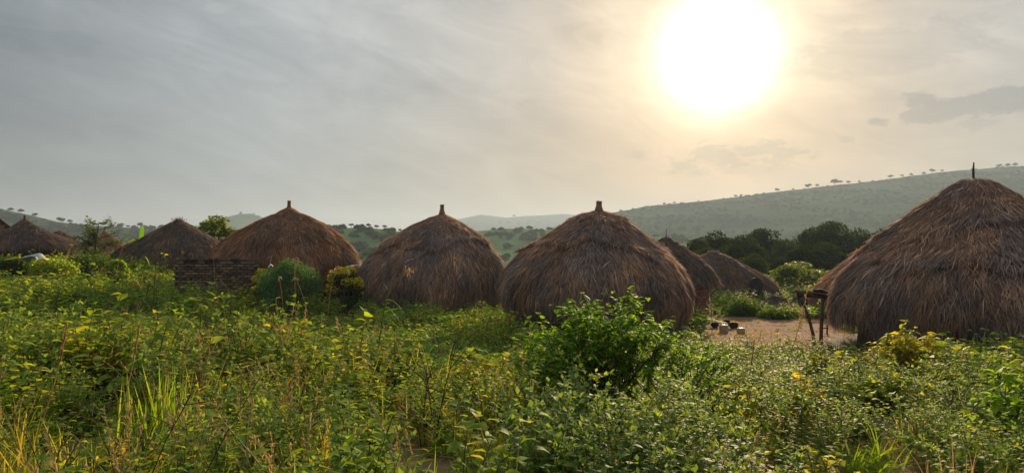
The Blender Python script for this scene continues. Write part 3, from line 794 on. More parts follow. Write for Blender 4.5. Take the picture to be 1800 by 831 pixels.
def coop(label, px, d, r_px, h_px, seed):
    x = at(px, d); z0 = gz(x, d); k = d / F; r_, h = r_px * k, h_px * k
    root = empty('thatched_coop', (x, d, z0 - .02), label, 'coop', 'small thatched coops in the yard')
    thatch(root, [(0, h), (r_ * .45, h * .93), (r_ * .8, h * .72), (r_ * 1.0, h * .40), (r_ * 1.0, h * .16)], 0, seed, 2200, M_TH['dark'], (), (0, 0), (.12, .28), (.006, .011), fringe=300)
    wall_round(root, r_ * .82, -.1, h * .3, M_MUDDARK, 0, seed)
    HUTS_XY.append((x, d, r_)); return root


coop('small domed thatched coop standing beyond the rack near the white cloth', 1363, 33, 21, 27, 31)
coop('small domed thatched coop standing directly behind the pole rack', 1411, 33, 22.5, 30, 32)

# doorways as solid black panels, the shade of the opening put in as colour
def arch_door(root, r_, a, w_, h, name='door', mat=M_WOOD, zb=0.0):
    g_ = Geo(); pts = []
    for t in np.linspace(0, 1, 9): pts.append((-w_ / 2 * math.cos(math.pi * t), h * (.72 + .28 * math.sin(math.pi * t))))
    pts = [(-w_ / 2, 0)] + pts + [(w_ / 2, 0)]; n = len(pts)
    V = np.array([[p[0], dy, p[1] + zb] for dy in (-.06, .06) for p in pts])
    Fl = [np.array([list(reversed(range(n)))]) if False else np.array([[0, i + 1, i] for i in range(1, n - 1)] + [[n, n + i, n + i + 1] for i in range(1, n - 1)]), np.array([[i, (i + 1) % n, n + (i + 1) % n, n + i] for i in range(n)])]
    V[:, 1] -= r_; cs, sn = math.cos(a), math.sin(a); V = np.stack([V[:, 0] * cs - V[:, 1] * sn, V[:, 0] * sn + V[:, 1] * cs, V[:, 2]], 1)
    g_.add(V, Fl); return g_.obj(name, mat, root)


r7 = H['h7']; arch_door(r7[0], max(p[0] for p in r7[1]) * .97, .36, .75, 1.35, 'doorway', M_BLACK)
r2 = H['h2']; arch_door(r2[0], max(p[0] for p in r2[1]) * .76, .25, .9, 1.3, 'doorway', M_BLACK)
arch_door(r2[0], max(p[0] for p in r2[1]) * .76, -.35, .8, 1.25, 'doorway', M_BLACK)
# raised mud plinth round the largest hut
r8 = H['h8']; V, Fq = lathe([(3.42, -.3), (3.42, .18), (3.36, .30), (3.2, .36), (2.6, .36)], 48, .02, 3); g_ = Geo(); g_.add(V, Fq); g_.obj('plinth', M_MUDDARK, r8[0], True)

# brick wall of the small round hut: nearest bricks one by one, the far side joined
r6, prof6, x6, z6, k6 = H['h6']
RW = 72 * k6; hb = .115; eave6 = prof6[-1][1]
V, Fq = lathe([(RW - .04, -.3), (RW - .04, eave6 + .2)], 40); g_ = Geo(); g_.add(V, Fq); wall6 = g_.obj('wall', M_MORTAR, r6, True)
nb = 36; courses = int((eave6 + .35) / hb)
brick_v, brick_f = boxv((0, 0, 0), (2 * math.pi * RW / nb - .014, .10, hb - .014), 0, .005); brick_me = mesh_np('brick', brick_v, brick_f, None, [M_BRICK])
gb = Geo()
for c in range(courses):
    for b in range(nb):
        a = (b + .5 * (c % 2)) / nb * 2 * math.pi; P = (math.cos(a) * (RW + rng.uniform(-.012, .012)), math.sin(a) * RW, -.15 + hb * (c + .5))
        if math.sin(a) < .18 and math.cos(a) > -.75:
            o = link('brick', brick_me, wall6, P); o.rotation_euler = (0, rng.normal(0, .01), a + math.pi / 2)
        else:
            v, f = boxv(P, (2 * math.pi * RW / nb - .014, .10, hb - .014), a + math.pi / 2); gb.add(v, f)
o = gb.obj('bricks', M_BRICK, wall6); o['kind'] = 'stuff'
HUTS_XY.append((x6, 29, RW + .2))

# ------------------------------------------------------------------ brick enclosure, orange house
def brick_wall():
    d = 28.0; xa, xb = at(306, d), at(452, d); z0 = gz((xa + xb) / 2, d); L = xb - xa; top = zpx(454, d) - z0
    root = empty('brick_wall', (xa, d, z0), 'unfinished low brick wall in front of the rust brown hut', 'wall')
    v, f = boxv((L / 2, .16, top / 2 - .25), (L - .04, .14, top + .4)); g_ = Geo(); g_.add(v, f); g_.obj('core', M_MORTAR, root)
    bl, bh = .26, .098; nc = int((top + .15) / bh); v, f = boxv((0, 0, 0), (bl - .018, .13, bh - .016), 0, .006); me = mesh_np('brick', v, f, None, [M_BRICKOLD])
    v2, f2 = boxv((0, 0, 0), (bl * .5 - .018, .13, bh - .016), 0, .006); meh = mesh_np('half_brick', v2, f2, None, [M_BRICKOLD])
    nb_ = int(L / bl)
    for c in range(nc):
        z = top - .03 - (c + .5) * bh
        if c == 0: continue
        off = .5 * (c % 2)
        for b in range(nb_ + 1):
            xx = (b + off) * bl
            if xx > L - bl * .4 or (c == 1 and rng.uniform() < .25): continue
            o = link('brick', me, root, (xx + bl / 2, rng.uniform(.02, .05), z)); o.rotation_euler = (0, rng.normal(0, .012), rng.normal(0, .03))
    # coping course, laid flat and partly missing
    for b in range(nb_):
        if rng.uniform() < .35: continue
        o = link('brick', me, root, (b * bl + bl * .6, .06, top - .03)); o.rotation_euler = (0, rng.normal(0, .03), rng.normal(0, .06)); o.scale = (1, 1.4, .9)
    # short return wall at the near end
    for c in range(nc):
        for b in range(3):
            o = link('brick', me, root, (-.02 + rng.uniform(-.01, .01), .25 + b * bl + .13 * (c % 2), top - .03 - (c + .5) * bh)); o.rotation_euler = (0, 0, math.pi / 2)
    return root


brick_wall()


def gable_house():
    d = 54.0; xr = at(12, d); z0 = gz(xr, d); W = 6.0; depth = 7.0; ze = zpx(395, d) - z0; ridge = ze + 2.6
    root = empty('brick_house', (xr - W / 2 * math.cos(R(40)), d - W / 2 * math.sin(R(40)), z0), 'orange brick house with a pitched roof at the very edge of the picture', 'house', None, R(40))
    g_ = Geo()
    V = np.array([[-W / 2, 0, -.4], [W / 2, 0, -.4], [W / 2, 0, ze], [0, 0, ridge - .1], [-W / 2, 0, ze], [-W / 2, depth, -.4], [W / 2, depth, -.4], [W / 2, depth, ze], [0, depth, ridge - .1], [-W / 2, depth, ze]])
    g_.add(V, [np.array([[0, 1, 2, 4], [1, 6, 7, 2], [6, 5, 9, 7], [5, 0, 4, 9]]), np.array([[4, 2, 3], [7, 9, 8]])]); wl = g_.obj('wall', M_MORTAR, root)
    v, f = boxv((0, 0, 0), (.27, .06, .10), 0, .004); me = mesh_np('brick', v, f, None, [M_ORANGE])
    for c in range(int((ridge - .5) / .115)):
        z = .1 + c * .115
        half = W / 2 if z < ze else W / 2 * (ridge - z) / (ridge - ze) - .1
        for b in range(5):
            xx = half - .15 - b * .285 - .14 * (c % 2)
            if xx > 0: link('brick', me, wl, (xx, -.012, z))
    g_ = Geo(); ov = .45; sl_ = (ridge - ze) / (W / 2)
    for sgn in (-1, 1):
        xe = sgn * (W / 2 + ov); zee = ze - ov * sl_
        V = np.array([[0, -.4, ridge], [xe, -.4, zee], [xe, depth + .4, zee], [0, depth + .4, ridge]]); V = np.concatenate([V, V + [0, 0, .07]])
        g_.add(V, np.array([[0, 1, 2, 3], [4, 7, 6, 5], [0, 4, 5, 1], [1, 5, 6, 2], [2, 6, 7, 3]]))
    rf = g_.obj('roof', M_IRON, root)
    # barge board on the near gable
    for sgn in (-1, 1):
        V, Fl = tube([(0, -.43, ridge - .02), (sgn * (W / 2 + ov), -.43, ze - ov * sl_ - .02)], .07, 4); g_ = Geo(); g_.add(V, Fl); g_.obj('barge_board', M_POLE, rf)


gable_house()

# ------------------------------------------------------------------ trees
def blob_leaves(g_, rg, c, r_, n, L, wr=.45, shape=SIMPLE, hollow=.55, tint_lo=0., tint_hi=1.):
    u = norm(rg.normal(0, 1, (n, 3))); rad = (hollow ** 3 + (1 - hollow ** 3) * rg.uniform(0, 1, n)) ** (1 / 3)
    P = np.asarray(c) + u * rad[:, None] * np.asarray(r_)
    Dr = norm(u * .7 + rg.normal(0, .6, (n, 3)) + np.array([0, 0, -.1])); Ls = rg.uniform(.65, 1.25, n) * L
    V, Fa, T = leafset(P, Dr, Ls, Ls * wr, .2, **shape, up=norm(u + rg.normal(0, .6, (n, 3))), rg=rg, tint=rg.uniform(tint_lo, tint_hi, n)); g_.add(V, Fa, T)


def make_tree(name, seed, h, cr, ch, nclump, nleaf, L, leafmat, base=.3, clump=(.25, .42), trunk_r=.18, flat=.75, bark=M_BARK):
    """returns (trunk mesh, crown mesh), foot at origin"""
    rg = np.random.default_rng(seed); gt = Geo(); gc = Geo()
    top = h - ch * .5
    pts = [(0, 0, -.3), (rg.normal(0, .05), rg.normal(0, .05), h * base * .5), (rg.normal(0, .1), rg.normal(0, .1), h * base), (rg.normal(0, .15), rg.normal(0, .15), top)]
    V, Fl = tube(pts, [trunk_r * 1.4, trunk_r, trunk_r * .85, trunk_r * .25], 8); gt.add(V, Fl)
    fork = np.array(pts[2])
    for i in range(nclump):
        a = i * 2.4 + rg.normal(0, .3); q = math.sqrt((i + .5) / nclump); rr = cr * q * .72
        zz = h - ch * .5 + (ch * .5) * (rg.uniform(-.75, .75) * (1 - .35 * q) + .25 * (1 - q) - .15 * q)
        c = np.array([math.cos(a) * rr, math.sin(a) * rr, zz]); s_ = cr * rg.uniform(*clump)
        b0 = fork + (np.array(pts[3]) - fork) * rg.uniform(0, .7); mid_ = (b0 + c) / 2 + np.array([0, 0, -.12 * rr])
        V, Fl = tube([b0, mid_, c], [trunk_r * .4, trunk_r * .25, trunk_r * .08], 5, False); gt.add(V, Fl)
        blob_leaves(gc, rg, c, (s_, s_, s_ * flat), nleaf, L, tint_lo=rg.uniform(0, .25), tint_hi=rg.uniform(.6, 1))
    return gt.mesh('trunk', [bark], True), gc.mesh('crown', [leafmat])


def tree(name, label, cat, meshes, loc, rz=0., scale=1.0, group=None):
    root = empty(name, loc, label, cat, group, rz); root.scale = scale if isinstance(scale, tuple) else (scale,) * 3
    link('trunk', meshes[0], root); link('crown', meshes[1], root); return root


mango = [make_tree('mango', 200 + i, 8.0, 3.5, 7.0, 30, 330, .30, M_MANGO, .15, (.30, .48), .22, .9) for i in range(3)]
mango_spots = [(1225, 64, 425, 'low dark tree at the open end of the dense grove'), (1262, 70, 407, 'rounded dark tree rising above the flat barred hut roof'),
               (1302, 62, 418, 'dark grove tree next to the rounded one, slightly lower'), (1342, 74, 409, 'dark tree in the dip of the grove skyline'),
               (1386, 66, 421, 'dark grove tree straight above the pale green tree'), (1428, 70, 406, 'dark rounded tree before the grove skyline climbs'),
               (1466, 72, 397, 'tallest dark tree of the grove'), (1512, 68, 402, 'dark grove tree half covered by the largest hut roof'), (1560, 74, 408, 'last dark grove tree behind the thatch of the largest hut'),
               (1290, 57, 436, 'dark tree filling the grove behind the barred hut roof'), (1410, 60, 428, 'dark tree filling the grove behind the pale green tree'), (1455, 58, 430, 'dark tree filling the grove beside the hidden orange hut'), (1240, 58, 440, 'dark low tree between the twig topped hut and the barred hut'),
               (1322, 52, 446, 'lower dark tree in front of the grove beyond the barred hut'), (1372, 53, 455, 'lower dark tree in front of the grove above the coops')]
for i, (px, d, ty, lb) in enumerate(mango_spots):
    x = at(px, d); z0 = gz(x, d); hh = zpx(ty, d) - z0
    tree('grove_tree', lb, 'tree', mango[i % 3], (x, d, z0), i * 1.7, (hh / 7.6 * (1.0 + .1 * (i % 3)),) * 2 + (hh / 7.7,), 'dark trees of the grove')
lt = make_tree('light', 210, 5.2, 2.2, 4.2, 16, 230, .20, M_TREE, .2, (.24, .4), .10)
x = at(1418, 46); tree('leafy_tree', 'pale green leafy tree in front of the dark grove', 'tree', lt, (x, 46, gz(x, 46) - .4), .5, (1.0, 1.0, (zpx(447, 46) - gz(x, 46)) / 5.0))
lt2 = make_tree('light', 211, 3.0, 1.3, 2.4, 10, 200, .16, M_TREE, .15, (.3, .45), .07)
x = at(1385, 42); tree('leafy_tree', 'small pale bush tree rounded low beside the coops', 'tree', lt2, (x, 42, gz(x, 42) - .3), 1.5, .8)
# leafy tree between the dark hut and the rust hut
tl = make_tree('yard', 212, 4.6, 1.55, 3.4, 15, 120, .21, M_ACACIA, .28, (.20, .34), .08)
x = at(380, 43); z0 = gz(x, 43); tree('yard_tree', 'leafy green tree standing between two hut roofs', 'tree', tl, (x, 43, z0), .4, (1, 1, (zpx(369, 43) - z0) / 4.75))
# thorny thin tree
def thorn_tree():
    rg = np.random.default_rng(77); d = 36.; x = at(165, d); z0 = gz(x, d); h = zpx(383, d) - z0; gt = Geo(); gc = Geo()
    trunk = np.array([(0, 0, -.2), (.05, 0, h * .35), (.12, 0, h * .65), (.22, .05, h * .92)])
    V, Fl = tube(trunk, [.06, .05, .035, .012], 6); gt.add(V, Fl)
    for i in range(26):
        t = rg.uniform(.25, 1.0); b = along(trunk, np.array([t]))[0]; a = rg.uniform(0, 6.28); ln = rg.uniform(.5, 1.35) * (1.15 - .55 * t)
        e = b + np.array([math.cos(a) * ln, math.sin(a) * ln, ln * rg.uniform(.1, .5)]); pl = np.array([b, (b + e) / 2 + [0, 0, -.06], e])
        V, Fl = tube(pl, [.018, .012, .004], 4, False); gt.add(V, Fl)
        n = int(110 * (1.3 - .9 * t)); 
        P = along(pl, rg.uniform(.3, 1, n)) + rg.normal(0, .07, (n, 3)); Ls = rg.uniform(.07, .15, n)
        V, Fa, T = leafset(P, rdir(n, 40, 110, rg), Ls, Ls * .4, .2, **SIMPLE, rg=rg); gc.add(V, Fa, T)
    root = empty('thorn_tree', (x, d, z0), 'thin sparse thorny tree beside the low dark hut', 'tree')
    gt.obj('trunk', M_BARK, root, True); gc.obj('crown', M_ACACIA, root)


thorn_tree()


def banana():
    d = 40.; x = at(246, d); z0 = gz(x, d); root = empty('banana_plant', (x, d, z0), 'banana plant with one bright upright leaf behind the dark hut', 'plant')
    V, Fl = tube([(0, 0, -.2), (.02, 0, .8), (.05, 0, 1.5)], [.13, .11, .06], 8); g_ = Geo(); g_.add(V, Fl); g_.obj('stem', M_STEM, root, True)
    for a, el, L, W in ((.1, 84, 1.0, .12), (2.6, 25, 1.2, .2), (3.3, 35, 1.3, .18), (4.4, 40, 1.1, .2), (5.8, 45, 1.0, .2)):
        Dr = np.array([[math.cos(a) * math.cos(R(el)), math.sin(a) * math.cos(R(el)), math.sin(R(el))]])
        V, Fa, T = leafset(np.array([[.05, 0, 1.45]]), Dr, L, W, .5 if el < 80 else 0., ts=(0, .15, .35, .6, .85, 1), ws=(.1, .7, 1, 1, .7, .05), fold=.25, up=np.array([[0, -1., .2]]) if el > 80 else None)
        g_ = Geo(); g_.add(V, Fa, T); g_.obj('leaf', M_BANANA, root)


banana()

# far trees: those that stand singly on the skylines, then the uncountable scrub
far = []
for i in range(4):
    far.append(make_tree('far', 230 + i, 7.0, 3.2 + .5 * (i % 2), 4.0 - (i % 3), 9, 60, 1.0, M_FAR, .35, (.28, .45), .2, .6))
sky_trees = [('right', 1165, 6), ('right', 1183, 5), ('right', 1225, 4), ('right', 1290, 6), ('right', 1302, 5), ('right', 1364, 8), ('right', 1388, 5), ('right', 1422, 10), ('right', 1434, 7), ('right', 1464, 13), ('right', 1478, 8),
             ('right', 1492, 7), ('right', 1512, 5), ('right', 1567, 8), ('right', 1585, 6), ('right', 1602, 6), ('right', 1615, 7), ('right', 1639, 9), ('right', 1648, 6), ('right', 1748, 8), ('right', 1760, 9), ('right', 1778, 8), ('right', 1797, 13),
             ('left', 20, 9), ('left', 36, 10), ('left', 60, 9), ('left', 88, 7), ('left', 108, 12), ('left', 121, 9), ('left', 136, 6), ('left', 188, 8), ('left', 219, 10), ('left', 250, 11), ('left', 233, 6), ('left', 268, 6), ('left', 290, 6),
             ('wooded', 588, 7), ('wooded', 604, 6), ('wooded', 618, 9), ('wooded', 632, 8), ('wooded', 648, 9), ('wooded', 662, 8), ('wooded', 676, 9), ('wooded', 690, 9), ('wooded', 702, 7), ('wooded', 716, 8), ('wooded', 570, 8), ('wooded', 552, 8),
             ('peak', 425, 5), ('peak', 447, 4), ('peak', 457, 4)]
GRP = {'right': ('small tree standing on the skyline of the long hazy hillside', 'trees on the skyline of the long hillside'),
       'left': ('small dark tree on the skyline of the hill behind the far huts', 'trees on the hill behind the far huts'),
       'wooded': ('round tree on the crest of the wooded hill between the huts', 'trees on the crest of the wooded hill'),
       'peak': ('tiny tree on the single blue hilltop', 'trees on the blue hilltop')}
for i, (hk, px, hp) in enumerate(sky_trees):
    hf, d, dep, rd, xs = HILLS[hk]; x = at(px, d); y = d + rng.uniform(-.03, .01) * dep; s_ = .85 * hp * d / F / 7.0
    z = float(hf(np.array(x), np.array(y)))
    lb = {1464: 'largest round tree on the skyline of the long hazy hillside', 1797: 'tall tree on the long hillside skyline at the edge of the picture', 108: 'broad dark tree, tallest on the hill behind the far huts', 250: 'flat topped tree beside the dark hut roof on the hill skyline', 1422: 'flat topped tree next to the largest round tree on the long hillside'}.get(px, GRP[hk][0])
    tree('hill_tree', lb, 'tree', far[i % 4], (x, y, z - .15), i * 2.1, (s_ * 1.25, s_ * 1.25, s_), GRP[hk][1])


def join_far(pair, name):
    """trunk+crown joined as one scatter source"""
    V = []; Fl = []; n = 0
    co = []
    for me in pair:
        a = np.empty(len(me.vertices) * 3, np.float32); me.vertices.foreach_get('co', a); co.append(a.reshape(-1, 3))
    me = pair[1]
    return me


fp, fr, fs, fi = [], [], [], []
for hk, cnt, smin, smax in (('right', 9000, .16, .50), ('valley', 1600, .2, .6), ('wooded', 800, .2, .55), ('left', 2600, .25, .65), ('ridge', 250, .9, 1.6), ('peak', 120, .6, 1.2)):
    hf, d, dep, rd, xs = HILLS[hk]
    x = rng.uniform(xs[0], xs[-1], cnt * 3); y = d - dep * rng.uniform(0.02, .95, cnt * 3)
    cl_ = wob(x, y, 90, 28 / d * 2) + .6 * wob(x, y, 91, 90 / d); keep = (cl_ > rng.normal(.0, .35, cnt * 3)) & (np.abs(x) < .85 * y)
    x, y = x[keep][:cnt], y[keep][:cnt]; z = hf(x, y); n = len(x)
    fp.append(np.stack([x, y, z - .3], 1)); fr.append(np.stack([0 * x, 0 * x, rng.uniform(0, 6.28, n)], 1)); s_ = rng.uniform(smin, smax, n); fs.append(np.stack([s_ * 1.2, s_ * 1.2, s_], 1)); fi.append(rng.integers(0, 4, n))
# crowns sit low on the slope like scrub
x = rng.uniform(-400, 500, 900); y = rng.uniform(90, 420, 900); keep = (np.abs(x) < .8 * y) & (wob(x, y, 92, .06) > 0)
x, y = x[keep], y[keep]; n = len(x); fp.append(np.stack([x, y, ground_z(x, y) - .8], 1)); fr.append(np.stack([0 * x, 0 * x, rng.uniform(0, 6.28, n)], 1)); s_ = rng.uniform(.25, .6, n); fs.append(np.stack([s_ * 1.2, s_ * 1.2, s_], 1)); fi.append(rng.integers(0, 4, n))
scatter('far_scrub', 'scrub and small trees covering the far hillsides', [f[1] for f in far], np.concatenate(fp) - np.array([0, 0, 1.2]), np.concatenate(fr), np.concatenate(fs), np.concatenate(fi))

# ------------------------------------------------------------------ undergrowth
ROOM = []      # (x, y, half width, depth towards the viewer side) kept free for single plants


def in_hut(x, y, pad=.15):
    m_ = np.zeros(len(x), bool)
    for hx, hy, hw, hd in ROOM: m_ |= (np.abs(x - hx - (y - hy) * hx / hy) < hw) & (y < hy + .12) & (y > hy - hd)
    for hx, hy, hr in HUTS_XY: m_ |= (x - hx) ** 2 + (y - hy) ** 2 < (hr * .93 + pad) ** 2
    return m_


def field_points(y0, y1, dens, wide=.78):
    a = wide * (y1 * y1 - y0 * y0); n = int(a * dens)
    y = np.sqrt(rng.uniform(y0 * y0, y1 * y1, n)); x = rng.uniform(-wide, wide, n) * y; return x, y


def choose(x, y):
    """pick a plant kind per point from what grows where"""
    n = len(x); u = x / y
    A_ = wob(x, y, 11, .9); B_ = wob(x, y, 12, .7); C_ = wob(x, y, 13, 1.1)
    W = np.zeros((n, len(PROTO)))
    near = ss(13, 8, y); far_ = ss(16, 22, y); left = ss(.05, -.25, u); right = ss(.1, .35, u); cen = np.clip(1 - np.abs(u + .08) / .3, 0, 1)  # cen: mid-field bean leaves, plus bright leaf colours standing in for a sunlit patch
    gp = .38 + .62 * ss(-.15, .6, wob(x, y, 17, 1.0)); W[:, 0] = 2.0 * near * (1 + left) * gp + .2; W[:, 1] = 1.7 * near * gp + .2
    W[:, 2] = .16 * (.3 + left) * (.3 + np.clip(B_, 0, 1)); W[:, 3] = .24 * (.35 + left) * (.3 + np.clip(-B_, 0, 1)); W[:, 4] = .08 + .25 * far_ * left + .25 * near * right
    W[:, 5] = 1.1; W[:, 6] = 1.2; W[:, 4] += .55 * far_ * left; W[:, 7] = .40 * (.5 + right) * (1 - .6 * near); W[:, 8] = .34 * (.3 + np.clip(C_, 0, 1.2) + .5 * right + .5 * cen)
    W[:, 9] = .35 * near * (1 + 1.2 * np.clip(1 - np.abs(u - .17) / .12, 0, 1)); W[:, 10] = .35 * near * (1 + right)
    W[:, 11] = 1.2 * (1 - near) * (.5 + cen + .5 * right); W[:, 12] = 1.4 * (1 - near) * (.5 + cen); W[:, 13] = .40 * (1 - near) * (.4 + cen + right)
    W[:, 14] = .10 * (.35 + left); W[:, 15] = .11 * (.35 + left); W[:, 16] = .12
    W[:, 17] = .3 * (.4 + far_); W[:, 18] = 1.0 * (.4 + far_)
    W = np.cumsum(W, 1); r_ = rng.uniform(0, 1, n) * W[:, -1]
    return (W < r_[:, None]).sum(1)


# ------------------------------------------------------------------ plants that stand out one by one
def leaf_mesh(name, L, W, shape, mat, seed, droop=.25):
    rg = np.random.default_rng(seed); V, Fa, T = leafset(np.zeros((1, 3)), np.array([[1., 0, 0]]), L, W, droop, **shape, up=np.array([[0, 0, 1.]]), rg=rg, tint=.5)
    return mesh_np(name, V, Fa, rg.uniform(.1, .9) * np.ones(len(V)), [mat])


def put_leaf(me, parent, P, Dr, scale, rg, name='leaf'):
    o = bpy.data.objects.new(name, me); COL.objects.link(o); o.parent = parent; o.location = P
    q = Vector(Dr).to_track_quat('X', 'Z'); o.rotation_mode = 'QUATERNION'; o.rotation_quaternion = q @ Matrix.Rotation(rg.normal(0, .5), 4, 'X').to_quaternion(); o.scale = (scale,) * 3
    return o


def big_bush(label, px, d, wpx, toppx, ns, per, L, mat, seed, nparts, lean=(5, 32), wr=.42, t0=.35, cat='bush', name='leafy_bush', stem=M_TWIG, shape=HEART, skew=0.0, dropy=0.):
    rg = np.random.default_rng(seed); x = at(px, d); z0 = gz(x, d); k = d / F; h = zpx(toppx, d) - z0; wdt = wpx * k / 2
    root = empty(name, (x, d, z0), label, cat); gs = Geo(); LP = []; ROOM.append((x, d, wdt * .75, min(2.0, wdt * 1.6)))
    for i in range(ns):
        bx, by = rg.normal(0, wdt * .22), rg.normal(0, wdt * .22); ex, ey = (rg.uniform(-1, 1) * wdt * 1.05 + skew * wdt, rg.uniform(-1, 1) * wdt * .8)
        q = min(1, math.hypot((ex - skew * wdt) / wdt, ey / wdt)); H_ = h * (1 - .36 * q ** 2.6) * rg.uniform(.74, 1.0)
        b = np.array([bx, by, -.03]); e = np.array([ex, ey, H_]); c = np.array([bx + (ex - bx) * .35, by + (ey - by) * .35, H_ * .62])
        t = np.linspace(0, 1, 7)[:, None]; pl = b * (1 - t) ** 2 + 2 * c * t * (1 - t) + e * t * t
        V, Fl = tube(pl, np.linspace(.008, .0025, 7), 5, False); gs.add(V, Fl)
        segs = [(pl, per)]
        for s_ in range(3):
            tt = rg.uniform(.4, .85); p0 = along(pl, np.array([tt]))[0]; p1 = p0 + rdir(1, 15, 60, rg)[0] * h * rg.uniform(.12, .25)
            tw = np.array([p0, (p0 + p1) / 2 + [0, 0, .01], p1]); V, Fl = tube(tw, [.004, .003, .0015], 4, False); gs.add(V, Fl); segs.append((tw, per // 3))
        for pl_, kk in segs:
            t = rg.uniform(t0 if pl_ is pl else .2, 1, kk); P = along(pl_, t); Dr = rdir(kk, 50, 115, rg)
            for a, b_ in zip(P, Dr): LP.append((a, b_))
    gs.obj('stems', stem, root)
    rg.shuffle(LP); LP.sort(key=lambda q_: q_[0][1] - .3 * q_[0][2])
    mes = [leaf_mesh('leaf', 1.0, wr * v, shape, mat, seed + 5 + j, dr) for j, (v, dr) in enumerate(((1, .25), (.85, .45), (1.1, .1)))]
    step = max(1, int(len(LP) * .6) // max(nparts, 1)); chosen = set(list(range(0, int(len(LP) * .6), step))[:nparts]); rest = []
    for i, (a, b_) in enumerate(LP):
        if i in chosen: put_leaf(mes[i % 3], root, a, b_, rg.uniform(*L), rg)
        else: rest.append((a, b_))
    if rest:
        P = np.array([a for a, _ in rest]); Dr = np.array([b_ for _, b_ in rest]); Ls = rg.uniform(*L, len(P)); g_ = Geo()
        V, Fa, T = leafset(P, Dr, Ls, Ls * wr, rg.uniform(.1, .5, len(P)), **shape, rg=rg); g_.add(V, Fa, T); o = g_.obj('foliage', mat, root); o['kind'] = 'stuff'
    return root


big_bush('tall dense bush of heart shaped leaves in front of the shaggy hut', 1072, 7.6, 350, 508, 95, 30, (.042, .085), M_BUSH, 301, 290, t0=.12)
big_bush('wiry dark stemmed bush trailing beside the tall dense bush', 1205, 7.4, 200, 580, 34, 13, (.035, .07), M_BUSH, 302, 90, t0=.3, skew=.25)
big_bush('yellowing broad leaved shrub in front of the largest hut', 1600, 11.5, 165, 566, 26, 18, (.08, .15), M_YEL, 303, 140, wr=.36, shape=LEAF, stem=M_STEM)
big_bush('loose yellow green shrub next to the yard stones', 1465, 10.5, 120, 612, 18, 16, (.06, .11), M_YEL, 304, 60, wr=.36, shape=LEAF, stem=M_STEM)
big_bush('low leafy weed bush with yellow leaves at the bottom edge of the picture', 1440, 4.7, 190, 770, 16, 12, (.035, .06), M_YEL, 305, 60, wr=.4, shape=LEAF, stem=M_STEM)
big_bush('dark leafy weed standing before the gap between the two middle huts', 900, 17., 60, 528, 12, 12, (.06, .11), M_WEED, 306, 40, shape=LEAF, stem=M_STEM)
big_bush('pale broad leaved weed in the near grass', 232, 5.0, 120, 735, 7, 9, (.05, .09), M_YEL, 307, 50, wr=.36, shape=LEAF, stem=M_STEM)
big_bush('leafy weed with drooping yellow leaves beside the wiry bush', 1290, 6.5, 110, 640, 8, 10, (.05, .10), M_WEED, 308, 50, wr=.4, shape=LEAF, stem=M_TWIG)
big_bush('dark twiggy shrub left of the tall dense bush'.replace('left of', 'leaning against'), 940, 7.6, 130, 610, 18, 7, (.04, .075), M_WEED, 309, 60, wr=.36, shape=LEAF)


big_bush('bushy yellow green weed in front of the loose shrub', 1385, 7.4, 150, 650, 16, 14, (.05, .09), M_YEL, 310, 50, wr=.38, shape=LEAF, stem=M_STEM)
big_bush('low green bush below the yellowing shrub', 1555, 8.2, 190, 652, 22, 14, (.05, .10), M_WEED, 311, 60, wr=.38, shape=LEAF, stem=M_STEM)
big_bush('green leafy weed bush before the dark foot of the largest hut', 1700, 8.8, 150, 648, 20, 14, (.05, .10), M_WEED, 312, 60, wr=.38, shape=LEAF, stem=M_STEM)
big_bush('broad leaved green weed at the near corner below the largest hut', 1775, 6.4, 120, 640, 14, 13, (.07, .12), M_BUSH, 313, 60, wr=.36, shape=LEAF, stem=M_STEM)
big_bush('sunlit yellow leaved weed in the open middle of the field', 850, 9.5, 130, 598, 14, 14, (.05, .10), M_YEL, 314, 60, wr=.4, shape=HEART, stem=M_STEM)
big_bush('leafy green weed standing in the field below the round feathery bush', 545, 9.0, 120, 590, 14, 13, (.05, .09), M_WEED, 315, 50, wr=.38, shape=LEAF, stem=M_STEM)
big_bush('dark green weed clump in the field near the far edge', 60, 9.5, 150, 520, 18, 14, (.05, .10), M_WEED, 316, 60, wr=.4, shape=HEART, stem=M_STEM)


def round_bush(label, px, d, wpx, top, bot, mat, seed, n, L, tops=None, name='round_bush', wr=.3, tip_from=.42, cat='bush'):
    rg = np.random.default_rng(seed); x = at(px, d); k = d / F; z0 = min(gz(x, d), zpx(bot, d)); h = zpx(top, d) - z0; r_ = wpx * k / 2
    root = empty(name, (x, d, z0), label, cat); gt = Geo(); gc = Geo(); gg = Geo(); ROOM.append((x, d, r_ * .7, 2.2))
    for i in range(12):
        a = i * .55; V, Fl = tube([(rg.normal(0, .06), rg.normal(0, .06), -.05), (math.cos(a) * r_ * .3, math.sin(a) * r_ * .3, h * .4), (math.cos(a) * r_ * .6, math.sin(a) * r_ * .6, h * .75)], [.02, .012, .005], 5, False); gt.add(V, Fl)
    gt.obj('stems', M_TWIG, root)
    for i in range(34):
        u = norm(rg.normal(0, 1, 3)); u[2] = abs(u[2]) * rg.choice([1, 1, 1, -.7]); c = np.array([u[0] * r_ * .66, u[1] * r_ * .66, h * .52 + u[2] * h * .32]); s_ = r_ * rg.uniform(.26, .40)
        blob_leaves(gc, rg, c, (s_, s_, s_ * .8), n // 34, L, wr, hollow=.4)
        if tops is not None and c[2] > h * tip_from: blob_leaves(gg, rg, c + [0, 0, s_ * .35], (s_ * 1.0, s_ * 1.0, s_ * .6), n // 30, L, wr, hollow=.2)
    gc.obj('foliage', mat, root)['kind'] = 'stuff'
    if tops is not None: gg.obj('new_growth', tops, root)['kind'] = 'stuff'
    return root


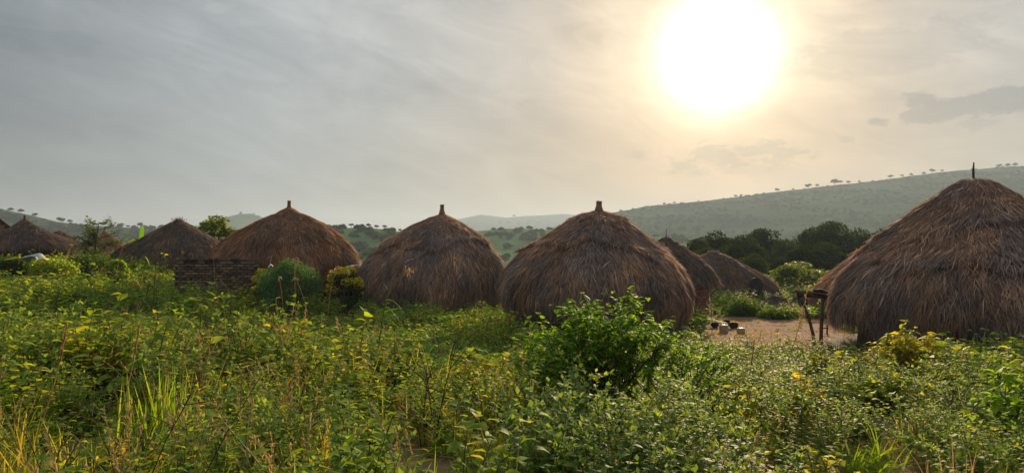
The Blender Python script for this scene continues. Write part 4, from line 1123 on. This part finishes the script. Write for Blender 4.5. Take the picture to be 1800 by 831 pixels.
round_bush('round dark blue green feathery bush in front of the rust brown hut', 511, 25.5, 124, 453, 538, M_DARKFEATH, 321, 13000, .085, wr=.16)
round_bush('golden tipped bush with a white plastic strip between two huts', 607, 28, 66, 462, 522, M_HEDGE, 322, 5600, .07, M_GOLD, 'golden_bush', .4)
round_bush('small golden tipped bush tucked behind the round feathery bush', 463, 27.4, 40, 464, 505, M_HEDGE, 323, 2600, .07, M_GOLD, 'golden_bush', .4)
for i, (px, d, wp, tp, bt, lb) in enumerate([(25, 30, 70, 449, 495, 'dark green hedge bush at the far edge below the low dark hut'), (95, 29, 90, 452, 495, 'wide dark hedge bush under the grey tarp'),
                                             (160, 31, 80, 447, 495, 'dark hedge bush below the thin thorny tree'), (205, 30, 44, 452, 495, 'narrow dark hedge bush near the doorway of the dark hut')]):
    round_bush(lb, px, d, wp, tp, bt, M_WEED if i % 2 else M_HEDGE, 330 + i, 3200, .09, name='hedge_bush', wr=.36)
round_bush('dark low bush in the yard beyond the black pots', 1300, 31, 100, 530, 572, M_HEDGE, 341, 3600, .10, name='low_bush', wr=.4)
round_bush('dark low bush in the yard before the small coops', 1365, 29.5, 80, 545, 580, M_HEDGE, 342, 3000, .10, name='low_bush', wr=.4)


def draped(name, label, pts, width, mat, cat, thick=.012):
    """strip of cloth following a polyline of world points"""
    pts = np.asarray(pts, float); c = pts.mean(0); q = pts - c; n = 14; t = np.linspace(0, 1, n); pl = along(q, t)
    off = np.array([0, width / 2, 0]); wv = .015 * np.sin(t * 17)[:, None] * np.array([0, 0, 1.])
    a, b = pl - off + wv, pl + off - wv; up = np.array([0, 0, thick])
    V = np.stack([a, b, b + up, a + up], 1).reshape(-1, 3); Fq = []
    for i in range(n - 1):
        for j in range(4): Fq.append([i * 4 + j, i * 4 + (j + 1) % 4, i * 4 + 4 + (j + 1) % 4, i * 4 + 4 + j])
    Fq += [[0, 1, 2, 3], [(n - 1) * 4 + 3, (n - 1) * 4 + 2, (n - 1) * 4 + 1, (n - 1) * 4]]
    o = link(name, mesh_np(name, V, np.array(Fq), None, [mat], smooth=False), None, c); tag(o, label, cat); return o


def pp(px, py, d): return (at(px, d), d, zpx(py, d))


draped('plastic_strip', 'long white plastic strip caught on the golden bush between two huts', [pp(614, 484, 27.1), pp(610, 473, 27.2), pp(614, 468, 27.3), pp(624, 467.5, 27.3), pp(635, 467, 27.4)], .06, M_WHITE, 'plastic', .03)
draped('plastic_strip', 'small white plastic scrap on the golden bush between two huts', [pp(587, 481, 27.2), pp(588, 475, 27.2), pp(592, 473.5, 27.3)], .1, M_WHITE, 'plastic', .03)
draped('plastic_strip', 'pale plastic scrap on the small golden bush behind the feathery one', [pp(472, 470, 27.0), pp(475, 466, 27.0), pp(480, 468, 27.1)], .1, M_WHITE, 'plastic', .03)


def tarp():
    d = 28.2; x = at(60, d); z = zpx(452, d); nx, ny = 22, 10; u = np.linspace(-1, 1, nx); v = np.linspace(-1, 1, ny); U, Vv = np.meshgrid(u, v)
    Z = .14 * (1 - (U - .2) ** 2 * .8) - .10 * Vv ** 2 + .03 * wob(U * 3, Vv * 3, 44) - .10 * ss(.55, 1, np.abs(U)); X = U * .40; Y = Vv * .3
    V = np.stack([X, Y, Z], -1).reshape(-1, 3); i = np.arange(ny - 1)[:, None] * nx + np.arange(nx - 1)[None]; Fq = np.stack([i, i + 1, i + nx + 1, i + nx], -1).reshape(-1, 4)
    n = len(V); rim = list(range(nx)) + [nx * k + nx - 1 for k in range(1, ny)] + [nx * (ny - 1) + k for k in range(nx - 2, -1, -1)] + [nx * k for k in range(ny - 2, 0, -1)]
    V2 = np.concatenate([V, V - [0, 0, .015]]); Fr = np.array([[rim[k], rim[(k + 1) % len(rim)], rim[(k + 1) % len(rim)] + n, rim[k] + n] for k in range(len(rim))])
    root = empty('tarp', (x, d, z), 'grey tarp with yellow edge draped over the hedge below the low dark hut', 'tarp')
    g_ = Geo(); g_.add(V2, [np.concatenate([Fq, Fq[:, ::-1] + n, Fr])]); g_.obj('sheet', M_TARP, root, True)
    V, Fl = tube([(.36, -.32, -.14), (.41, -.1, -.05), (.41, .2, -.1)], .05, 6); g_ = Geo(); g_.add(V, Fl); g_.obj('hem', mat_solid('yellow_cloth', [(.3, (.42, .38, .03)), (.7, (.55, .48, .05))], 5, .7, .1), root, True)
    V, Fl = tube([(-.34, -.32, .0), (-.7, -.2, -.06), (-1.0, -.15, -.1)], [.05, .04, .02], 6); g_ = Geo(); g_.add(V, Fl); g_.obj('hem', bpy.data.materials['yellow_cloth'], root, True)


tarp()

# dry maize stalks in the old garden on the rise
def maize(seed, h, nl, dry=True, tassel=True):
    rg = np.random.default_rng(seed); root = bpy.data.objects.new('maize_stalk', None); COL.objects.link(root)
    b = rg.normal(0, .10, 2) * h; t = np.linspace(0, 1, 6)[:, None]; pl = np.array([0, 0, -.05]) + np.array([b[0], b[1], h]) * t + np.array([rg.normal(0, .22) * h, 0, 0]) * t * t
    V, Fl = tube(pl, np.linspace(.016, .007, 6), 6); g_ = Geo(); g_.add(V, Fl, .4); g_.obj('stem', M_HUSK if dry else M_STEM, root)
    for i in range(nl):
        tt = rg.uniform(.15, .85); P = along(pl, np.array([tt])); a = rg.uniform(0, 6.28); el = R(rg.uniform(15, 60)); Dr = np.array([[math.cos(a) * math.cos(el), math.sin(a) * math.cos(el), math.sin(el)]])
        V, Fa, T = leafset(P, Dr, rg.uniform(.3, .6), rg.uniform(.02, .035), rg.uniform(.6, 1.5), ts=(0, .25, .5, .75, 1), ws=(.6, 1, .9, .6, .05), fold=.3, rg=rg); g_ = Geo(); g_.add(V, Fa, T); g_.obj('leaf', M_HUSK if (dry or i == 0) else M_WEED, root)
    if tassel:
        k = 14; P = np.repeat(pl[-1:], k, 0) + rg.normal(0, .02, (k, 3)); V, Fa, T = leafset(P, rdir(k, 0, 75, rg) + np.array([rg.normal(0, .5), 0, 0]), rg.uniform(.08, .20, k), .011, .9, ts=(0, .5, 1), ws=(.8, 1, .2), rg=rg); g_ = Geo(); g_.add(V, Fa, T); g_.obj('tassel', M_HUSK, root)
    return root


mz = [(113, 29, 428, 2, True, 'dry maize stalk with a swollen tan tassel before the low dark hut'), (205, 28, 428, 0, True, 'bare straight dry stalk between the thorny tree and the dark hut'),
      (281, 29, 422, 3, False, 'thin green maize stalk in front of the dark hut'), (337, 28, 444, 3, True, 'tan maize stalk with a folded husk before the brick wall'),
      (311, 29, 441, 2, True, 'bent stalk with a reddish seed head at the brick wall corner'), (404, 29, 474, 3, True, 'maize stalk with a large drooping pale husk before the brick wall'),
      (375, 27, 432, 1, True, 'tall leaning tan stalk crossing the brick wall'), (166, 28, 470, 2, True, 'short broken maize stub in the old garden'), (137, 29, 482, 1, True, 'stubby dry stalk low in the old garden'),
      (238, 28, 478, 1, True, 'short dry stub before the doorway of the dark hut'), (50, 29, 478, 2, True, 'short dry stalk near the far edge of the garden'), (75, 27, 484, 2, True, 'small tan stub under the grey tarp'),
      (524, 22, 452, 1, True, 'tall thin dry stalk crossing the round feathery bush'), (498, 22, 485, 1, True, 'shorter dry stalk beside the feathery bush'), (580, 22, 466, 0, True, 'thin upright dry stalk before the golden bush'),
      (545, 22, 488, 0, True, 'leaning dry stalk at the foot of the feathery bush')]
for i, (px, d, ty, nl, dry, lb) in enumerate(mz):
    x = at(px, d); z0 = gz(x, d); o = maize(400 + i, max(.25, zpx(ty, d) - z0), nl, dry); o.location = (x, d, z0); tag(o, lb, 'stalk', 'dry stalks in the old garden')


def reed():
    d = 12.; px = 660; x = at(px, d); z0 = gz(x, d); rg = np.random.default_rng(55); root = empty('reed_plant', (x, d, z0), 'tall green reed with broad blades against the middle hut', 'plant')
    h = zpx(470, d) - z0; pl = np.array([(0, 0, -.05), (.06, 0, h * .4), (.17, 0, h * .75), (.30, 0, h)]); V, Fl = tube(pl, [.009, .008, .006, .003], 6, False); g_ = Geo(); g_.add(V, Fl); g_.obj('stem', M_STEM, root)
    for t, a, el, L, W, dr in ((.55, 0, 25, .36, .020, .25), (.5, .2, 0, .26, .013, .6), (.65, -.1, 15, .30, .014, .9), (.75, 3.0, 60, .22, .012, .2), (.9, .1, 80, .20, .012, .0), (.7, 0, 55, .30, .010, .2), (.45, 3.3, 50, .25, .012, .4), (.6, .1, -20, .28, .014, .7)):
        Dr = np.array([[math.cos(a) * math.cos(R(el)), math.sin(a) * math.cos(R(el)), math.sin(R(el))]])
        V, Fa, T = leafset(along(pl, np.array([t])), Dr, L, W, dr, ts=(0, .2, .45, .75, 1), ws=(.5, 1, 1, .6, .03), fold=.35, rg=rg); g_ = Geo(); g_.add(V, Fa, T); g_.obj('leaf', M_BANANA, root)
    k = 26; e = pl[-1] + np.array([.22, 0, -.05]); V, Fl = tube([pl[2], (pl[2] + e) / 2 + [0, 0, .06], e], [.004, .003, .0015], 4, False); g_ = Geo(); g_.add(V, Fl)
    V, Fa, T = leafset(e + rg.normal(0, .035, (k, 3)), rdir(k, 60, 150, rg), .06, .004, .5, ts=(0, .5, 1), ws=(.5, 1, .2), rg=rg); g_.add(V, Fa, T); g_.obj('seed_head', M_TAN, root)


reed()


def spike(label, p0, p1, d, ear, seed, mat=M_TAN, thick=.012, name='grass_spike'):
    """single seeding grass culm from photo point p0 (top) to p1 (foot side)"""
    rg = np.random.default_rng(seed); a = np.array(pp(p0[0], p0[1], d)); x = at(p1[0], d); b = np.array([x, d - .1, gz(x, d)]); n = 7; t = np.linspace(0, 1, n)[:, None]
    pl = (b + (a - b) * t + np.array([.05, 0, .03]) * np.sin(t * math.pi)) - b; root = empty(name, b, label, 'grass')
    V, Fl = tube(pl, np.linspace(.005, .0025, n), 5, False); g_ = Geo(); g_.add(V, Fl, .5); g_.obj('culm', mat, root)
    k = 90; tt = 1 - ear * rg.uniform(0, 1, k); P = along(pl, tt); tg = norm(pl[-1] - pl[-3])[None] + rg.normal(0, .13, (k, 3)); taper = np.sin(np.clip((1 - tt) / ear, .03, .97) * math.pi)
    V, Fa, T = leafset(P + rg.normal(0, .5, (k, 3)) * (thick * .5 * taper)[:, None], tg, .05, .0045, .05, ts=(0, .5, 1), ws=(.5, 1, .2), rg=rg); g_ = Geo(); g_.add(V, Fa, T); g_.obj('ear', mat, root)
    return root


spike('long tan grass spike leaning across the yard beside the pole rack', (1420, 504), (1352, 640), 9.5, .55, 501, thick=.03)
spike('slim tan grass stem standing before the tall dense bush', (1060, 600), (1040, 700), 7.5, .4, 502, thick=.012)
spike('pale leaning grass stem crossing the near grass below the brick wall', (118, 575), (50, 720), 5.6, .3, 503)
spike('tall thin grass stem in the near grass beyond the bright clump', (245, 575), (190, 700), 6.0, .3, 504)
spike('short tan grass spike low beside the tall leaning one', (1325, 600), (1285, 690), 8.5, .35, 505)

# grass clumps that read one by one in the foreground
def clump(label, px, d, seed, n, L, W, tilt, mat, spread=.09, droop=(.1, .5), name='grass_clump', scale=1.0):
    x = at(px, d); ROOM.append((x, d, .12 if d < 10 else .4, .35 if d < 10 else 1.5)); root = empty(name, (x, d, gz(x, d)), label, 'grass', 'grass clumps in the foreground'); link('blades', p_grass(seed, n, L, W, spread, tilt, droop, mat), root); root.scale = (scale,) * 3; return root


clump('bright broad bladed grass clump low in the middle of the foreground', 735, 4.7, 601, 60, (.3, .55), (.007, .013), (10, 60), M_GRASS, .14)
clump('tall upright dark green grass clump in the near weeds', 290, 6.2, 602, 70, (.55, .95), (.006, .010), (1, 16), M_GRASS, .12, (.0, .25))
clump('fine yellowish grass clump at the near corner', 60, 5.2, 603, 90, (.4, .8), (.003, .006), (3, 35), M_GRASSY, .16)
clump('bright green grass clump beside the feathery weeds', 905, 5.0, 604, 60, (.3, .6), (.006, .010), (8, 50), M_GRASS, .13)
clump('brown dry grass clump in the middle of the field', 735, 8.2, 605, 80, (.3, .6), (.003, .006), (3, 30), M_DRY, .12)
clump('drooping tan dry grass clump at the near corner by the largest hut', 1665, 4.6, 606, 80, (.45, .85), (.003, .005), (3, 42), M_DRY, .10, (.1, .7))
clump('second dry grass clump lying low beside the drooping one', 1570, 4.5, 607, 40, (.3, .55), (.003, .005), (50, 85), M_DRY, .06, (-.1, .4))
clump('dark arching grass clump below the yellowing shrub', 1500, 6.0, 608, 50, (.35, .65), (.005, .008), (10, 65), M_GRASS, .10, (.3, .8))
clump('pale yellow grass clump at the bottom by the bright clump', 560, 5.4, 609, 60, (.4, .75), (.004, .007), (4, 40), M_GRASSY, .12)
clump('green grass clump growing at the foot of the brick wall', 428, 25, 610, 160, (.35, .8), (.008, .013), (2, 35), M_GRASS, .32, (.0, .35))
clump('smaller green grass clump near the tan maize stalk', 335, 22, 611, 110, (.25, .5), (.007, .012), (2, 40), M_GRASS, .22, (.0, .35))
for i, (px, d, s_, lb) in enumerate([(1100, 5.5, 1.35, 'tall grey green feathery weed standing below the tall dense bush'), (1010, 5.4, 1.35, 'grey green feathery weed beside the bright grass clump'), (1175, 5.2, 1.3, 'grey green feathery weed low under the wiry bush'),
                                     (1245, 5.8, 1.25, 'grey green feathery weed reaching up to the wiry bush'), (1060, 4.7, 1.2, 'grey green feathery weed cut by the bottom edge below the tall one'), (1130, 4.5, 1.2, 'grey green feathery weed cut by the bottom edge under the wiry bush'),
                                     (1040, 5.9, 1.35, 'grey green feathery weed pressed against the tall dense bush'), (1220, 4.8, 1.2, 'grey green feathery weed at the bottom edge beside the yellow leaved weed bush')]):
    x = at(px, d); ROOM.append((x, d, .16, .45)); root = empty('feathery_weed', (x, d, gz(x, d)), lb, 'weed', 'feathery weeds in the foreground', i); link('sprays', p_fine(620 + i, 22, (.4, .7), 50), root); root.scale = (s_,) * 3

# ------------------------------------------------------------------ yard things
def pole_rack():
    d = 21.6; x0 = at(1436, d); z0 = gz(x0, d); k = d / F
    root = empty('pole_rack', (x0, d, z0), 'rough pole rack on two forked posts standing in the dirt yard', 'rack')
    def q(px, py, dy=0.): return (at(px, d) - x0, dy, zpx(py, d) - z0)
    for pts, rd in (([q(1442, 612), q(1443, 575), q(1445, 545), q(1446, 524)], [.055, .048, .045, .05]), ([q(1432, 612), q(1428, 585), q(1421, 558), q(1412, 535), q(1405, 522)], [.05, .045, .042, .04, .045])):
        V, Fl = tube(pts, rd, 8); g_ = Geo(); g_.add(V, Fl)
        e = np.array(pts[-1])
        for sx in (-.07, .08):
            V, Fl = tube([e - [0, 0, .06], e + [sx * .6, 0, .05], e + [sx, 0, .15]], [.035, .03, .022], 6); g_.add(V, Fl)
        g_.obj('post', M_POLE, root, True)
    for i, (yy, a, b, r_, dy) in enumerate(((516, 1396, 1468, .028, -.10), (519, 1400, 1466, .034, .0), (517, 1394, 1462, .026, .10), (523, 1404, 1467, .03, .04), (514, 1398, 1458, .022, .05), (521, 1398, 1469, .024, -.05))):
        p0 = q(a, yy - 4, dy); p1 = q(b, yy + 3 + i % 2, dy * .8); m_ = [(p0[j] + p1[j]) / 2 + (.02 if j == 2 else 0) for j in range(3)]
        V, Fl = tube([p0, m_, p1], [r_, r_ * .95, r_ * .8], 7); g_ = Geo(); g_.add(V, Fl); g_.obj('pole', M_POLE, root, True)
    HUTS_XY.append((x0, d, .5))
    # black rolled bundles lying on the rack
    for i, (px, py, r_, L, lb) in enumerate(((1448, 514.5, .085, .42, 'black plastic bundle lying on the pole rack'),)):
        g_ = Geo(); c = np.array(pp(px, py, d))
        rg = np.random.default_rng(70)
        for j in range(5):
            o_ = np.array([-.22 + j * .11, rg.normal(0, .03), rg.uniform(-.02, .04)]); V, Fq = lathe([(0, -.09), (.07, -.075), (.095, 0), (.07, .075), (0, .09)], 12, .12, 60 + j); V = V[:, [2, 0, 1]] * [1, 1.3, .9]; g_.add(V + o_, Fq)
        V, Fl = tube([(-.32, 0, -.05), (0, .01, -.04), (.3, 0, -.03)], [.05, .075, .06], 8); g_.add(V, Fl)
        b = g_.obj('plastic_bundle', M_BLACKP, None, True, c); tag(b, lb, 'bundle')


pole_rack()


def pot(label, px, py, d, r_, name='cooking_pot', mat=M_BLACK, cat='pot', lidm=None):
    x = at(px, d); z0 = gz(x, d); root = empty(name, (x, d, z0), label, cat)
    V, Fq = lathe([(0, 0), (r_ * .6, 0), (r_ * .95, r_ * .4), (r_, r_ * .8), (r_ * .82, r_ * 1.15), (r_ * .92, r_ * 1.25), (r_ * .80, r_ * 1.22), (r_ * .72, r_ * 1.1), (r_ * .8, r_ * .6), (0, r_ * .15)], 22, .01); g_ = Geo(); g_.add(V, Fq); g_.obj('body', mat, root, True)
    V, Fl = tube([(-r_ * .95, 0, r_ * .9), (-r_ * 1.2, 0, r_ * 1.0), (-r_ * .92, 0, r_ * 1.2)], r_ * .06, 6); g_ = Geo(); g_.add(V, Fl); g_.obj('handle', mat, root, True)
    V, Fl = tube([(r_ * .95, 0, r_ * .9), (r_ * 1.2, 0, r_ * 1.0), (r_ * .92, 0, r_ * 1.2)], r_ * .06, 6); g_ = Geo(); g_.add(V, Fl); g_.obj('handle', mat, root, True)
    return root


pot('black pot on the dirt nearest the brick walled hut', 1256, 572, 26.5, .14)
pot('black pot between the two cream containers', 1289, 574, 26.2, .16)
pot('small black pot set back behind the cream containers', 1277, 568, 27.5, .12)
pot('dark pot half hidden in leaves under the yellowing shrub', 1519, 626, 17.0, .19)


def jerrycan(label, px, d, sx, sy, sz, mat=M_CREAM):
    x = at(px, d); z0 = gz(x, d); root = empty('jerrycan', (x, d, z0), label, 'jerrycan')
    pr = []
    g_ = Geo(); ang_ = np.linspace(0, 2 * math.pi, 20, endpoint=False)
    sq = lambda a: np.sign(a) * np.abs(a) ** .4
    ring = lambda s_, z: np.stack([sq(np.cos(ang_)) * sx / 2 * s_, sq(np.sin(ang_)) * sy / 2 * s_, np.full(20, z)], 1)
    V = np.concatenate([ring(.9, 0), ring(1, sz * .08), ring(1, sz * .8), ring(.92, sz * .92), ring(.5, sz * .97), ring(.0, sz * .98)]); Fq = np.array([[i * 20 + j, i * 20 + (j + 1) % 20, i * 20 + 20 + (j + 1) % 20, i * 20 + 20 + j] for i in range(5) for j in range(20)])
    g_.add(V, Fq); g_.obj('body', mat, root, True)
    V, Fl = tube([(-sx * .3, 0, sz * .95), (-sx * .22, 0, sz * 1.1), (sx * .12, 0, sz * 1.1), (sx * .18, 0, sz * .95)], sz * .04, 6); g_ = Geo(); g_.add(V, Fl); g_.obj('handle', mat, root, True)
    V, Fq = lathe([(0, sz * 1.12), (sz * .075, sz * 1.12), (sz * .075, sz * .95)], 10); V[:, 0] += sx * .34; g_ = Geo(); g_.add(V, Fq); g_.obj('cap', M_WHITE, root, True)


jerrycan('cream plastic container on the dirt between the black pots', 1272, 25.0, .28, .18, .26)
jerrycan('shorter cream plastic container lying past the black pots', 1302, 24.6, .24, .16, .19)


def wood_stool():
    d = 22.6; px = 1196; x = at(px, d); z0 = gz(x, d); root = empty('wooden_bench', (x, d, z0), 'low grey wooden bench at the foot of the shaggy hut', 'bench')
    v, f = boxv((0, 0, .40), (.42, .5, .05), .15, .006); g_ = Geo(); g_.add(v, f); g_.obj('seat', M_GREYW, root)
    for sx, sy in ((-.16, -.18), (.16, -.18), (-.16, .18), (.16, .18)):
        V, Fl = tube([(sx * 1.15, sy * 1.1, -.02), (sx, sy, .38)], [.028, .03], 6); g_ = Geo(); g_.add(V, Fl); g_.obj('leg', M_GREYW, root, True)
    v, f = boxv((0, -.2, .22), (.36, .03, .22), .15, .004); g_ = Geo(); g_.add(v, f); g_.obj('apron', M_GREYW, root)
    g_ = Geo(); V, Fl = tube([(-.12, -.1, .60), (.0, -.1, .61), (.02, -.1, .57), (.02, -.1, .425)], .016, 6); g_.add(V, Fl); o = g_.obj('bent_pipe', M_WHITE, None, True, (x, d, z0)); tag(o, 'short bent white pipe standing on the grey wooden bench', 'pipe')


wood_stool()


def basin():
    d = 17.6; px = 1536; x = at(px, d); z0 = gz(x, d); r_ = .17
    V, Fq = lathe([(0, .0), (r_ * .65, 0), (r_ * .98, .14), (r_ * 1.08, .15), (r_ * 1.05, .16), (r_ * .93, .145), (r_ * .6, .02), (0, .02)], 24); V = V @ np.array(Matrix.Rotation(R(48), 3, 'X')).T; V = V @ np.array(Matrix.Rotation(R(25), 3, 'Y')).T; V[:, 2] -= V[:, 2].min()
    g_ = Geo(); g_.add(V, Fq); o = g_.obj('basin', M_BLUE, None, True, (x, d, z0 + .12)); tag(o, 'blue plastic basin tipped against the foot of the largest hut', 'basin')
    # stones that it leans on
    for i, (px_, dd, r2, lb) in enumerate(((1536, 17.75, .17, 'dark hearth stone under the blue basin'), (1527, 17.2, .12, 'dark hearth stone beside the leaning stick'), (1541, 16.9, .10, 'small dark stone in front of the blue basin'))):
        xx = at(px_, dd); V, Fq = lathe([(0, -.05), (r2, -.04), (r2 * 1.05, r2 * .4), (r2 * .7, r2 * .85), (0, r2 * .95)], 12, .14, 80 + i); g_ = Geo(); g_.add(V, Fq); o = g_.obj('hearth_stone', M_BLACK, None, True, (xx, dd, gz(xx, dd))); tag(o, lb, 'stone')
    xx = at(1519, 17.3); V, Fl = tube([(-.03, 0, -.05), (.02, 0, .25), (.07, .03, .62)], [.03, .027, .022], 7); g_ = Geo(); g_.add(V, Fl); o = g_.obj('stake', M_POLE, None, True, (xx, 17.3, gz(xx, 17.3))); tag(o, 'leaning dark stake beside the blue basin', 'stake')
    xx = at(1453, 24.5); root = empty('stake', (xx, 24.5, gz(xx, 24.5)), 'short stake with a crossbar behind the pole rack', 'stake')
    V, Fl = tube([(0, 0, -.05), (.01, 0, .3)], [.03, .025], 6); g_ = Geo(); g_.add(V, Fl); g_.obj('post', M_POLE, root, True)
    V, Fl = tube([(-.22, -.03, .19), (.03, -.03, .2)], .02, 6); g_ = Geo(); g_.add(V, Fl); g_.obj('crossbar', M_POLE, root, True)
    d = 33.5; xx = at(1340.5, d); root = empty('white_cloth', (xx, d, gz(xx, d)), 'small white cloth hung on a stick beside the small coop', 'cloth')
    zc = zpx(533, d) - gz(xx, d); n = 8; u = np.linspace(0, 1, n); V = []
    for t in u:
        for sx in (-1, 1): V.append([sx * .095 * (1 - .25 * t), -.03 + .02 * math.sin(t * 7 + sx), zc + .13 - t * .27])
    V = np.array(V); Fq = np.array([[2 * i, 2 * i + 1, 2 * i + 3, 2 * i + 2] for i in range(n - 1)]); V2 = np.concatenate([V, V + [0, .012, 0]]); g_ = Geo(); g_.add(V2, np.concatenate([Fq, Fq[:, ::-1] + 2 * n])); g_.obj('sheet', M_WHITE, root)
    V, Fl = tube([(0, .02, -.05), (0, .02, zc + .16)], .015, 6); g_ = Geo(); g_.add(V, Fl); g_.obj('stick', M_POLE, root, True)


basin()

# ------------------------------------------------------------------ undergrowth laid between everything else
P_, R_, S_, I_ = [], [], [], []
for (y0, y1, dens, smul) in ((3.0, 7, 36, 1.12), (7, 11, 30, 1.12), (11, 16, 22, 1.25), (16, 23, 16, 1.45), (23, 34, 11, 1.6), (34, 60, 3.2, 1.6)):
    x, y = field_points(y0, y1, dens)
    keep = ~in_hut(x, y) & (clearing(x, y) < rng.uniform(.15, .6, len(x)))
    # bare shaded hollows between clumps in the foreground
    hol = wob(x, y, 14, 1.7)
    keep &= ~((y < 14) & (hol < -.25) & (rng.uniform(0, 1, len(x)) < .8))
    keep &= ~((((x - 2.45) / .75) ** 2 + ((y - 5.6) / .9) ** 2 < 1) & (rng.uniform(0, 1, len(x)) < .8))
    keep &= ~((((x + .95) / .6) ** 2 + ((y - 5.7) / .7) ** 2 < 1) & (rng.uniform(0, 1, len(x)) < .45))
    # darker apron of trodden earth round the biggest hut
    keep &= ~(((x - 11.3) ** 2 + (y - 18.6) ** 2 < 4.2 ** 2) & (rng.uniform(0, 1, len(x)) < .85))
    x, y = x[keep], y[keep]; n = len(x); idx = choose(x, y)
    s_ = rng.uniform(.65, 1.3, n) * smul * (1 + .30 * wob(x, y, 15, .8))
    s_ = np.where(np.isin(idx, [0, 1, 2, 3, 4, 14, 15]), np.minimum(s_, 1.0), s_)
    s_ = np.where(np.isin(idx, [5, 7, 8, 13]) & (y < 7.5), np.minimum(s_, .85), s_)
    s_ *= 1 + .30 * ss(-.05, -.3, x / y) * ss(6.5, 9, y) * ss(22, 15, y)
    s_ = np.where(idx == 13, np.minimum(s_, .9), s_)
    # plants stay low in front of the huts' eaves and yard
    s_ *= np.where((y > 14) & (y < 34), .88, 1.0)
    s_ *= np.where((x < -9) & (y > 20) & (y < 29), 1.25, 1.0)
    s_ *= 1 - .28 * np.clip(1 - np.abs(x - .34 * y) / 3.0, 0, 1) * ss(8, 14, y) * ss(40, 30, y)
    P_.append(np.stack([x, y, ground_z(x, y)], 1)); R_.append(np.stack([rng.normal(0, .10, n), rng.normal(0, .10, n), rng.uniform(0, 6.28, n)], 1)); S_.append(np.stack([s_, s_, s_ * rng.uniform(.85, 1.1, n)], 1)); I_.append(idx)
# thin short grass on the yard itself
x, y = field_points(19, 29, 5); k_ = (clearing(x, y) > .4) & (wob(x, y, 16, 1.1) > .0) & ~in_hut(x, y); x, y = x[k_], y[k_]; n = len(x)
P_.append(np.stack([x, y, ground_z(x, y)], 1)); R_.append(np.stack([0 * x, 0 * x, rng.uniform(0, 6, n)], 1)); S_.append(np.tile([.5, .5, .28], (n, 1))); I_.append(rng.choice([1, 3, 3], n))
scatter('undergrowth', 'tangled weeds, grass and bean leaves covering the ground before the huts', PROTO, np.concatenate(P_), np.concatenate(R_), np.concatenate(S_), np.concatenate(I_))

# straw bits, pebbles and dead leaves lying about the yard
x, y = field_points(17, 30, 9); k_ = (clearing(x, y) > .3) & ~in_hut(x, y); x, y = x[k_], y[k_]; n = len(x)
peb = []
for q in range(3):
    V, Fq = lathe([(0, -.02), (.05, -.015), (.055, .02), (.03, .045), (0, .05)], 8, .2, 70 + q); peb.append(mesh_np('pebble', V, Fq, None, [M_MUDDARK if q else M_GREYW], smooth=True))
scatter('yard_litter', 'straw bits, pebbles and dead leaves strewn over the dirt yard', [p_grass(71, 9, (.08, .3), (.006, .012), .18, (82, 92), (0, .05), M_DRY), p_grass(72, 7, (.1, .35), (.005, .009), .2, (84, 91), (0, .05), M_TWIG), *peb], np.stack([x, y, ground_z(x, y) + .012], 1),
        np.stack([0 * x, 0 * x, rng.uniform(0, 6.28, n)], 1), np.repeat((rng.uniform(.5, 1.3, n) * .8)[:, None], 3, 1) * np.where(np.arange(n) % 6 > 2, .35, 1.0)[:, None], np.where(np.arange(n) % 6 > 2, rng.choice([2, 3, 4], n), rng.choice([0, 0, 1], n)))
# ------------------------------------------------------------------ haze
hz_m, t = new_mat('haze_air')
pv = t.n('ShaderNodeVolumePrincipled'); pv.inputs['Color'].default_value = (.42, .53, .68, 1); pv.inputs['Density'].default_value = .00036; pv.inputs['Anisotropy'].default_value = .3
o = t.n('ShaderNodeOutputMaterial'); t.l(pv.outputs[0], o.inputs['Volume'])
v, f = boxv((0, 1870, 52), (7800, 3940, 180)); hz = link('haze', mesh_np('haze', v, f, None, [hz_m])); tag(hz, 'thin warm haze filling the valley air', kind='stuff')
